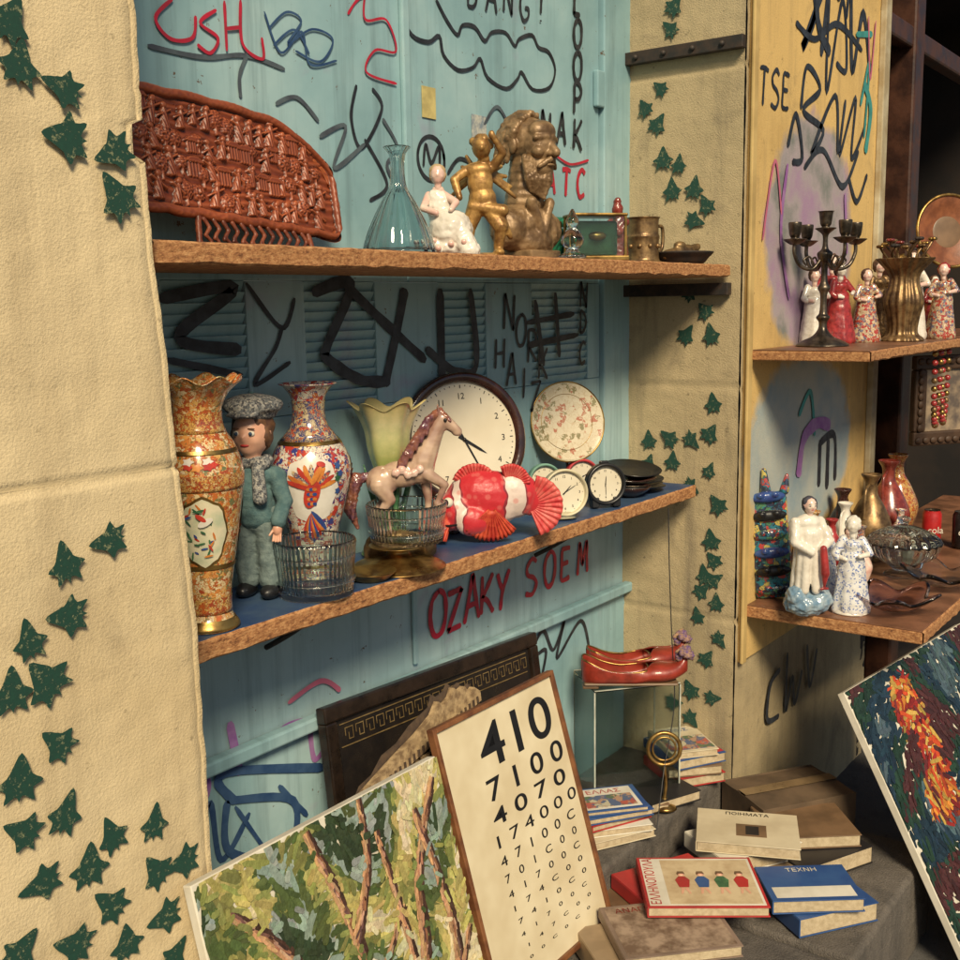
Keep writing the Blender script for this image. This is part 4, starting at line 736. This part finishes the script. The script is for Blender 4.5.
mesh('entablature',[(0,-.02,.272),(.44,-.02,.372),(.44,-.02,.395),(.42,-.02,.41),(.40,-.02,.40),(.385,-.02,.422),(.36,-.02,.415),(.345,-.02,.43),(.33,-.02,.412),(.3,-.02,.40),(.285,-.02,.415),(.26,-.02,.39),(.2,-.02,.365),(.12,-.02,.34),(0,-.02,.298)],[tuple(range(15))],tm,e).modifiers.new('s','SOLIDIFY').thickness=.016
for i in range(26): box('triglyph',.008+i*.0165,.014+i*.0165,-.023,-.0205,.276+i*.00375,.292+i*.00375,sh,e,0)
# ---------- ledge things
def book(loc,w,d,h,rz,cover,title=None,tcol=None,art=None,rx=0,ry=0,tz=.03,side=False):
    e=empty('book',loc,rz,rx=rx,ry=ry); t_=.0025
    box('back_cover',-w/2,w/2,-d/2,d/2,0,t_,cover,e,.0008); box('front_cover',-w/2,w/2,-d/2,d/2,h-t_,h,cover,e,.0008); box('spine',-w/2-.001,-w/2+t_,-d/2,d/2,t_,h-t_,cover,e,.0008)
    box('pages',-w/2+t_+.001,w/2-.004,-d/2+.003,d/2-.003,t_+.0002,h-t_-.0002,pagem,e,.001)
    for k in range(int(h/.0035)): box('page_gap_shade',-w/2+.006,w/2-.0037,-d/2+.0027,d/2-.0027,t_+.002+k*.003,t_+.0023+k*.003,mat('page_shadow',(.28,.21,.13),bmp=0),e,0)  # thin dark strips, their colour standing in for shade between pages
    if title:
        if side: text(title,tz,tcol or blackm,e,(-w/2+tz*1.05,-d/2+.012,h+.0010),(0,0,rad(90)),.0002,fit=d-.024)
        else: text(title,tz,tcol or blackm,e,(0,d/2-tz*1.3,h+.0010),(0,0,0),.0002,'CENTER')
    if art:
        for i,(x0,x1,y0,y1,mm) in enumerate(art): box('cover_art_%d'%i,x0,x1,y0,y1,h+.0001,h+.0004+.0003*i,mm,e,0)
    return e
cb=mat('blue_cover',(.025,.07,.22),(.04,.10,.26),9,.35,bmp=0); cr=mat('red_cover',(.45,.03,.03),(.34,.03,.03),9,.35,bmp=0); ck=mat('black_cover',(.02,.018,.02),None,9,.4,bmp=0); cc=mat('cream_cover',(.62,.54,.38),(.52,.44,.30),9,.4,bmp=0); cbr=mat('brown_cover',(.20,.12,.065),(.13,.08,.045),9,.4,bmp=0); cg=mat('tan_cover',(.36,.26,.16),(.25,.18,.11),9,.5,bmp=0); pic=ornate('photo_print',[(.42,.26,.17),(.1,.13,.22),(.5,.45,.32),(.1,.15,.08),(.42,.1,.07)],40,(.1,.1,.1),.02,.4,coat=0)
F2=rad(-35); sl=.128
book((2.46,.115,sl),.21,.15,.022,F2+.1,cc); book((2.47,.12,sl+.023),.20,.15,.02,F2-.1,white); book((2.475,.125,sl+.044),.19,.145,.018,F2+.15,cr); book((2.47,.12,sl+.063),.20,.15,.018,F2,cb,'ΙΣΤΟΡΙΑ',white,[(-.09,.09,-.06,.01,pic)],tz=.022); book((2.465,.12,sl+.082),.19,.14,.014,F2-.12,cb,'ΕΛΛΑΣ',cr,[(-.085,.08,-.06,.062,white),(-.07,.07,-.05,.02,pic)],tz=.03)
book((2.73,.09,sl),.18,.13,.03,F2+.2,ck); book((2.66,.13,sl),.15,.12,.022,F2-.2,cbr)
book((2.93,.12,sl),.17,.20,.03,F2,cr); book((2.93,.12,sl+.031),.17,.20,.028,F2-.15,cbr); book((2.93,.12,sl+.06),.165,.20,.03,F2+.08,cb,None,None,[(-.08,.08,-.02,.09,white),(-.08,.08,-.09,-.04,cr)]); book((2.92,.12,sl+.091),.15,.19,.02,F2-.1,cc,'ΠΟΛΙΣ',cb,[(-.07,.07,-.08,.02,pic)],tz=.028)
e=empty('acrylic_display_box',(2.755,.225,.124),rad(-40)); pl=glass('acrylic',(.78,.83,.82),.08,1.2); X=.13;H=.335;Y=.095
for n_,a in (('front',(-X,X,-Y,-Y+.003,0,H)),('back',(-X,X,Y-.003,Y,0,H)),('left',(-X,-X+.003,-Y+.0032,Y-.0032,0,H)),('right',(X-.003,X,-Y+.0032,Y-.0032,0,H)),('top',(-X,X,-Y,Y,H+.0002,H+.0035))): box('pane_'+n_,*a,pl,e,0)
ae=mat('acrylic_edge',(.5,.52,.44),bmp=0,rough=.2)
for x in (-X,X):
    for y in (-Y,Y): box('edge',x-.002,x+.002,y-.002,y+.002,0,H,ae,e,0)
for y in (-Y,Y): box('edge',-X,X,y-.002,y+.002,H+.0036,H+.0060,ae,e,0)
# leather slippers: lofted open shoe
sr=mat('red_leather',(.30,.035,.02),(.17,.022,.012),25,.35,coat=.3); lin=mat('tan_lining',(.30,.18,.10),None,30,.7)
def slipper(loc,rz,s):
    e=empty('leather_slipper',loc,rz,s=s)
    stn=[(-.125,.012,.058,.75),(-.118,.026,.058,.8),(-.10,.033,.050,.9),(-.07,.035,.036,1.0),(-.03,.033,.028,1.0),(.01,.036,.030,.95),(.035,.040,.040,.5),(.045,.041,.046,.0),(.07,.040,.044,.0),(.095,.033,.038,.0),(.115,.022,.034,.0),(.128,.011,.040,.0),(.134,.003,.052,.0)]
    vs=[];N=20;fs=[]
    for (x,hw,hh,op) in stn:
        lift=.022*max(0,(x-.07)/.06)**2
        for k in range(N+1):
            th=math.pi*(op*.5)+(2*math.pi-math.pi*op)*k/N
            y=hw*math.sin(th); c_=math.cos(th)
            if op>.6: z=hh*(1-abs(2*(k/N)-1)*0) if k in (0,N) else hh*min(1,max(0,(abs(2*k/N-1)-.45)/.5))
            else: z=(hh/2)*(1+c_) if c_>-.55 else (hh/2)*(.45)*(1-(-c_-.55)/.45)
            if op>.6:
                q=2*k/N-1; y=-hw*(q/.55) if abs(q)<.55 else -hw*(1 if q>0 else -1)
            vs.append((x,y if op>.6 else y,z+lift))
    for j in range(len(stn)-1):
        for k in range(N): p=j*(N+1)+k; fs.append((p,p+1,p+N+2,p+N+1))
    # make winding/side order uniform: left rim first on open stations
    for i,s_ in enumerate(stn):
        if s_[3]>.6:
            blk_=[(v_[0],-v_[1] if vs[6*(N+1)+1][1]*vs[i*(N+1)][1]<0 else v_[1],v_[2]) for v_ in vs[i*(N+1):(i+1)*(N+1)]]; vs[i*(N+1):(i+1)*(N+1)]=blk_
    o=mesh('upper',vs,fs,sr,e,True); so_=o.modifiers.new('s','SOLIDIFY'); so_.thickness=.0035; o.modifiers.new('ss','SUBSURF').levels=1; o.modifiers['ss'].render_levels=1
    box('insole',-.108,.05,-.024,.024,.004,.009,lin,e,.004); box('sole',-.122,.11,-.032,.032,-.006,.001,cbr,e,.005); box('heel',-.125,-.085,-.026,.026,-.016,-.006,cbr,e,.003)
    L=[i for i,s_ in enumerate(stn) if s_[3]>0]
    tube('collar',[vs[i*(N+1)] for i in L]+[vs[i*(N+1)+N] for i in reversed(L)],.0022,gold,e,3,True)
    blob('pompom',[((.128+.014*math.cos(a*2.4),.016*math.sin(a*2.4),.060+.005*(a%4)),(.010,.010,.010)) for a in range(12)],mat('purple_wool',(.12,.07,.18),(.36,.22,.12),90,.9),e,.003,0,.014,.006)
slipper((2.695,.17,.482),rad(-56),1.15); slipper((2.80,.22,.482),rad(-42),1.15)
e=empty('brass_ring_ornament',(2.69,.065,.30),FC,rx=rad(-5)); tube('ring',[(.046*math.cos(a*math.pi/8),0,.046*math.sin(a*math.pi/8)) for a in range(16)],.006,gold,e,4,True); tube('inner_ring',[(.033*math.cos(a*math.pi/8),0,.033*math.sin(a*math.pi/8)) for a in range(16)],.003,gold,e,4,True); tube('stem',[(0,0,-.052),(.004,0,-.1),(0,0,-.14)],.005,gold,e); lathe('foot',[(.001,-.172),(.035,-.172),(.03,-.165),(.01,-.155),(.008,-.14)],gold,e,32,False)
pz=.006
book((2.86,-.30,pz),.26,.22,.05,rad(-25),ck); book((2.90,-.27,pz+.052),.25,.2,.035,rad(-50),cbr)
book((2.72,-.17,pz),.25,.2,.045,rad(-60),cg); book((2.70,-.17,pz+.047),.25,.19,.045,rad(-30),white); book((2.695,-.185,pz+.094),.27,.20,.03,rad(-66),cc,'ΠΟΙΗΜΑΤΑ',blackm,[(-.03,.05,-.05,.02,cbr),(-.005,.03,-.04,.01,ck)],tz=.022)
book((2.60,-.42,pz),.23,.17,.05,rad(-35),cb); book((2.575,-.40,pz+.052),.23,.17,.035,rad(-52),cb,'ΤΕΧΝΗ',white,[(-.1,.1,-.07,-.02,white)],tz=.024)
book((2.36,-.08,pz),.25,.2,.05,rad(-40),cbr); book((2.38,-.12,pz+.052),.24,.2,.040,rad(-28),cr)
book((2.14,-.16,pz),.26,.2,.06,rad(-38),cg); book((2.19,-.205,pz+.062),.28,.22,.028,rad(-44),mat('taupe_cover',(.24,.17,.13),(.17,.12,.09),9,.5,bmp=0),'ΑΝΑΓΝΩΣΤΙΚΟΝ',rm,[(-.13,.13,-.1,.1,mat('taupe_print',(.34,.25,.18),(.14,.09,.06),25,.6,bmp=0))],tz=.027)
e=book((2.36,-.205,pz+.1),.29,.24,.026,rad(-55),cr,'ΕΛΛΗΝΟΠΟΥΛΑ',cr,[(-.138,.138,-.112,.112,white),(-.088,.132,-.105,.105,mat('sand_print',(.60,.48,.30),(.46,.34,.2),18,.5,bmp=0))],tz=.034,side=True)
for k in range(4):
    x=-.062+.048*k; mm=[cr,cb,dg,cr][k]; vs=[(x-.012,-.03),(x+.012,-.03),(x+.018,.005),(x+.008,.022),(x-.008,.022),(x-.018,.005)]
    RX=.018
    mesh('printed_child',[(a+RX,b_,.0275) for a,b_ in vs],[tuple(range(6))],mm,e); lathe('printed_head',[(.001,0),(.010,0),(.001,.0004)],skin,e,20,False,loc=(x+RX,.034,.0272)); mesh('printed_hair',[(x+RX-.010,.036,.0279),(x+RX+.010,.036,.0279),(x+RX+.007,.046,.0279),(x+RX-.007,.046,.0279)],[(0,1,2,3)],cbr,e); mesh('printed_legs',[(x+RX-.008,-.03,.0275),(x+RX-.012,-.06,.0275),(x+RX-.007,-.06,.0275),(x+RX,-.035,.0275),(x+RX+.008,-.06,.0275),(x+RX+.013,-.06,.0275),(x+RX+.008,-.03,.0275)],[(0,1,2,3),(3,4,5,6)],skin,e)
kraft=mat('brown_cardboard',(.13,.085,.05),(.075,.05,.03),8,.8,bmp=.5,bs=12)
e=empty('brown_cardboard_box',(3.06,-.16,pz),rad(-34)); box('front',-.16,.16,-.11,-.106,0,.10,kraft,e,.001); box('back',-.16,.16,.106,.11,0,.10,kraft,e,.001); box('left',-.16,-.156,-.1055,.1055,0,.10,kraft,e,.001); box('right',.156,.16,-.1055,.1055,0,.10,kraft,e,.001); box('bottom',-.155,.155,-.105,.105,.001,.004,kraft,e,0)
box('flap_l',-.16,.16,-.11,-.012,-.0015,.0015,kraft,e,.0005,(0,0,.1025),(rad(3),0,0)); box('flap_r',-.16,.16,.012,.11,-.0015,.0015,kraft,e,.0005,(0,0,.1035),(rad(-5),0,0)); box('tape',-.16,.16,-.02,.02,.1075,.1083,mat('parcel_tape',(.22,.15,.08),bmp=0,rough=.3),e,0)
# ---------- right shelves
Z1,Z2=1.408,.649
e=empty('candelabra',(3.32,-.13,Z1),FC,s=1.02); lathe('stem',[(.001,0),(.07,0),(.072,.008),(.055,.018),(.03,.03),(.014,.05),(.012,.07),(.02,.085),(.011,.10),(.010,.15),(.018,.17),(.010,.19),(.010,.235),(.018,.25),(.022,.27),(.009,.285),(.008,.32),(.022,.335),(.030,.342),(.012,.345),(.016,.355),(.020,.385),(.024,.39),(.016,.386),(.001,.37)],silver,e)
for k in range(4):
    a=rad(15+90*k); ca,sa=math.cos(a),math.sin(a); r_=.10
    tube('arm_%d'%k,[(.012*ca,.012*sa,.255),(.04*ca,.04*sa,.225),(.08*ca,.08*sa,.235),(r_*ca,r_*sa,.27),(r_*ca,r_*sa,.30)],.0055,silver,e)
    tube('scroll_%d'%k,[(.03*ca,.03*sa,.23),(.05*ca,.05*sa,.26),(.07*ca,.07*sa,.25),(.06*ca,.06*sa,.235)],.003,silver,e)
    lathe('cup_%d'%k,[(.001,.0),(.012,.0),(.030,.012),(.032,.016),(.012,.018),(.016,.03),(.019,.06),(.014,.062),(.001,.05)],silver,e,32,loc=(r_*ca,r_*sa,.295))
redd=mat('red_robe',(.36,.03,.03),(.20,.02,.02),20,.3,coat=.4); brn=mat('brown_hair2',(.10,.05,.03),bmp=0)
chn=ornate('delft_pattern',[(.66,.66,.64),(.64,.64,.64),(.10,.16,.4),(.68,.67,.64)],60,(.6,.6,.62),.02)
robe2=ornate('flowered_robe',[(.5,.40,.26),(.36,.04,.03),(.55,.45,.3),(.12,.14,.2)],30,(.3,.15,.06),.05)
lady('lady_figurine',(3.55,-.10,Z1),.26,redd,wht,brn,wide=.17); lady('lady_figurine',(3.66,-.15,Z1),.24,robe2,pink,brn,wide=.18); lady('lady_figurine',(3.46,-.05,Z1),.24,wht,pink,brn,wide=.16); lady('lady_figurine',(3.62,-.05,Z1),.29,redd,pink,brn,wide=.15)
e=empty('embossed_metal_vase',(3.76,-.24,Z1)); lathe('body',[(.001,0),(.06,0),(.062,.01),(.045,.03),(.05,.08),(.06,.13),(.045,.19),(.05,.22),(.075,.25),(.088,.265),(.08,.262),(.04,.22),(.001,.2)],bronze,e,96,True,.05,16)
for k in range(14):
    a=k*.9; rr=.05+.03*(k%2); tube('stem_%d'%k,[(.03*math.cos(a),.03*math.sin(a),.24),(rr*.8*math.cos(a),rr*.8*math.sin(a),.28),(rr*math.cos(a+.3),rr*math.sin(a+.3),.30+.01*(k%3))],.004,bronze,e)
    blob('bud_%d'%k,[((rr*math.cos(a+.3)+.008*math.cos(j*1.3),rr*math.sin(a+.3)+.008*math.sin(j*1.3),.305+.01*(k%3)),(.008,.008,.006)) for j in range(5)],[bronze,gold,rm,iron][k%4],e,.003,1)
lady('lady_figurine',(4.0,-.30,Z1),.26,robe2,pink,redd,wide=.17); lady('lady_figurine',(4.12,-.24,Z1),.22,redd,wht,brn,wide=.2)
lady('gilded_figurine',(4.15,-.12,Z1),.3,gold,gold,gold,wide=.2); lady('lady_figurine',(3.95,-.10,Z1),.28,bronze,pink,brn,wide=.17); lady('lady_figurine',(3.92,-.22,Z1),.30,wht,pink,brn,wide=.13)
e=empty('wooden_wall_plate',(4.32,-.22,1.78),FC+rad(10),rx=rad(-8)); lathe('dish',[(.001,0),(.09,0),(.13,.02),(.135,.028),(.125,.03),(.09,.01),(.001,.008)],mat('terracotta_wood',(.24,.08,.03),(.14,.045,.018),20,.4),e,64,False,rot=(rad(90),0,0)); ball('centre',(0,-.008,0),(.06,.004,.06),cbr,e); tube('rim',[(.13*math.cos(a*math.pi/12),-.03,.13*math.sin(a*math.pi/12)) for a in range(24)],.006,gold,e,3,True); tube('stand',[(0,.02,-.13),(0,.0,-.25),(0,-.0,-.37)],.008,woodf,e)
e=empty('ornate_framed_picture',(4.06,-.20,1.345),FC+rad(18)); fw_,fh=.46,.32; dbf=mat('dark_brown_frame',(.06,.03,.015))
for n_,a in (('top',(0,fw_,-.05,0)),('bottom',(0,fw_,-fh,-fh+.05)),('left',(0,.05,-fh+.0505,-.0505)),('right',(fw_-.05,fw_,-fh+.0505,-.0505))): box('frame_'+n_,a[0],a[1],-.015,.015,a[2],a[3],dbf,e,.006)
box('picture',.05,fw_-.05,-.001,.01,-fh+.05,-.05,mat('sepia_print',(.32,.24,.16),(.10,.08,.07),14,.4,bmp=0),e,0)
for i in range(14): ball('carving',(.02+i*.032,-.018,-.02),(.015,.007,.012),dbf,e); ball('carving',(.02+i*.032,-.018,-fh+.02),(.015,.007,.012),dbf,e)
for i in range(8): ball('carving',(.022,-.018,-.06-i*.028),(.012,.007,.014),dbf,e)
tot=ornate('painted_totem',[(.03,.04,.08),(.03,.18,.24),(.42,.05,.04),(.5,.4,.1),(.02,.03,.05),(.08,.2,.1)],70,(.02,.02,.03),.05)
e=empty('painted_totem_figure',(3.17,-.06,Z2),FC-rad(6),ry=rad(-6),s=1.1); box('slab',-.055,.055,-.02,.02,0,.30,tot,e,.02)
for k in range(6): blob('mask_%d'%k,[((0,-.022,.03+.052*k),(.05,.014,.016)),((-.02,-.034,.037+.052*k),(.01,.008,.008)),((.02,-.034,.037+.052*k),(.01,.008,.008))],[tot,blackm,db][k%3],e,.003)
blob('crown',[((-.05,0,.30),(-.06,0,.34),.014,.006),((0,0,.30),(0,0,.36),.016,.008),((.05,0,.30),(.06,0,.34),.014,.006)],tot,e,.003)
sea=mat('sea_glaze',(.14,.24,.34),(.32,.40,.45),40,.2,coat=.5)
e=empty('fisherman_statuette',(3.06,-.20,Z2),FC+rad(10),s=1.08); blob('sea_base',[((0,0,.03),(.065,.05,.035)),((.03,0,.04),(.04,.04,.035)),((-.035,-.01,.05),(.03,.03,.03))],sea,e,.003,1,.014,.02)
L=[]
for i in range(9):
    a=i*.698; L.append(((.022*math.cos(a),.018*math.sin(a),.22),(.034*math.cos(a)+.004*math.sin(i*3),.030*math.sin(a),.07),.014,.012))
blob('robed_body',L+[((-.005,0,.225),(.034,.024,.05)),((-.005,0,.25),(.038,.024,.022)),((-.04,0,.25),(-.047,-.02,.20),.015,.014),((-.047,-.02,.2),(-.01,-.038,.175),.013,.010),((.03,0,.25),(.047,-.02,.2),.015,.014),((.047,-.02,.2),(.02,-.038,.185),.013,.010)],wht,e,.0026,2,.003,.02)
head((-.002,-.006,.296),.022,e,pink,mat('dark_cap',(.05,.05,.07),bmp=0)); blob('held_fish',[((.02,-.045,.185),(.024,-.05,.12),.010,.013),((.024,-.05,.12),(.024,-.048,.085),.012,.004),((.014,-.048,.078),(.034,-.048,.078),.004,.004)],redd,e,.0025)
lady('delft_lady_figurine',(3.14,-.30,Z2),.29,chn,wht,wht,wide=.15,base=wht); lady('delft_lady_figurine',(3.24,-.19,Z2),.23,chn,wht,wht,wide=.17); lady('delft_lady_figurine',(3.33,-.12,Z2),.22,robe2,pink,brn,wide=.17); lady('delft_lady_figurine',(3.42,-.2,Z2),.2,chn,pink,brn,wide=.17)
e=empty('lidded_crystal_bowl',(3.66,-.30,Z2)); lathe('bowl',[(.001,0),(.05,0),(.055,.008),(.03,.02),(.05,.04),(.10,.07),(.118,.11),(.112,.11),(.09,.07),(.03,.035),(.001,.03)],cry,e,120,True,.03,20); lathe('lid',[(.118,.112),(.10,.135),(.05,.16),(.012,.17),(.02,.19),(.001,.20)],cry,e,120,True,.03,20)
e=empty('crystal_leaf_dish',(3.20,-.41,Z2),rad(-20))
am=glass('amethyst_glass',(.78,.62,.62),.03)
vs=[];fs=[];N=60
for j in range(8):
    for i in range(N): a=i*2*math.pi/N; r_=(.015+.09*j/7)*(1+.18*math.cos(5*a)*(j/7)); vs.append((r_*math.cos(a)*1.15,r_*math.sin(a),.01+.045*(j/7)**2*(1+.3*math.cos(5*a))))
for j in range(7):
    for i in range(N): k=(i+1)%N; fs.append((j*N+i,j*N+k,(j+1)*N+k,(j+1)*N+i))
fs.append(tuple(range(N))); o=mesh('petals',vs,fs,am,e,True); o.modifiers.new('s','SOLIDIFY').thickness=.006
e=empty('crystal_leaf_dish',(3.55,-.45,Z2),rad(30)); mesh('petals',vs,fs,cry,e,True).modifiers.new('s','SOLIDIFY').thickness=.006
def can(loc,m,top=silver,h=.135,r=.033):
    e=empty('drinks_can',loc,FC); lathe('body',[(.001,0),(r*.8,0),(r,.01),(r,h-.014),(r*.82,h-.002),(r*.84,h),(r*.8,h-.004),(.001,h-.004)],m,e,40,False); lathe('lid_rim',[(r*.8,h-.003),(r*.85,h+.001),(r*.78,h-.003)],top,e,40,False); text('cola',.035,white,e,(-.028,-r-.0008,h*.4))
can((4.18,-.36,Z2),mat('black_can',(.015,.012,.012),bmp=0,rough=.3)); can((4.16,-.26,Z2),mat('red_can',(.45,.02,.02),bmp=0,rough=.3))
vz=[(.001,0),(.03,0),(.034,.01),(.05,.06),(.055,.10),(.035,.15),(.018,.18),(.016,.21),(.026,.23),(.022,.23),(.001,.2)]
for (x,y,s_,mm) in ((3.42,-.08,1.0,or1),(3.55,-.10,.8,redd),(3.68,-.10,.95,wht),(3.82,-.14,1.3,bronze),(3.9,-.22,.75,or2),(4.02,-.14,1.4,rm),(3.5,-.22,.55,pink),(3.36,-.2,.5,chn),(4.2,-.12,1.4,or1b),(3.8,-.28,.5,wht),(3.60,-.18,.7,or2b),(3.74,-.07,1.1,dkw)):
    e=empty('small_vase',(x,y,Z2),s=s_); lathe('body',vz,mm,e,40)
    for k in (-1,1): tube('handle',[(k*.016,0,.205),(k*.045,0,.19),(k*.05,0,.12)],.004,mm,e)
for xo in (3.86,3.96):
    e=empty('bead_necklace',(xo,-.33,1.375))
    for i in range(26):
        t_=i/25*math.pi; ball('bead',(.035*math.cos(t_),0,-.01-.24*math.sin(t_)),.010,[redd,gold,bronze,redd][i%4],e)
# ---------- camera, light
a=rad(36.6);p=rad(9);r=rad(1.0)
F=V((math.cos(a)*math.cos(p),math.sin(a)*math.cos(p),-math.sin(p))); R0=V((math.sin(a),-math.cos(a),0)); U0=R0.cross(F)
R=R0*math.cos(r)-U0*math.sin(r); U=U0*math.cos(r)+R0*math.sin(r)
cam=bpy.data.cameras.new('camera'); cam.lens=36*1107/960; cam.clip_end=600; cam.clip_start=.02
co=link(bpy.data.objects.new('camera',cam)); M=Matrix((R,U,-F)).transposed().to_4x4(); M.translation=V((0,-1.3,1.55)); co.matrix_world=M; sc.camera=co
w=bpy.data.worlds.new('World'); sc.world=w; w.use_nodes=True; t=w.node_tree; bg=t.nodes['Background']; sk=t.nodes.new('ShaderNodeTexSky'); sk.sky_type='NISHITA'; sk.sun_disc=False
D=V((-.50,-.55,.60)).normalized()
sk.sun_elevation=math.asin(D.z); sk.sun_rotation=math.atan2(D.x,D.y); t.links.new(sk.outputs[0],bg.inputs[0]); bg.inputs[1].default_value=.06
s=bpy.data.lights.new('sun','SUN'); s.energy=4.7; s.angle=rad(16); s.color=(1,.84,.58); so=link(bpy.data.objects.new('sun',s)); so.rotation_euler=D.to_track_quat('Z','Y').to_euler()
sc.view_settings.view_transform='Standard'; sc.view_settings.look='None'; sc.view_settings.exposure=0
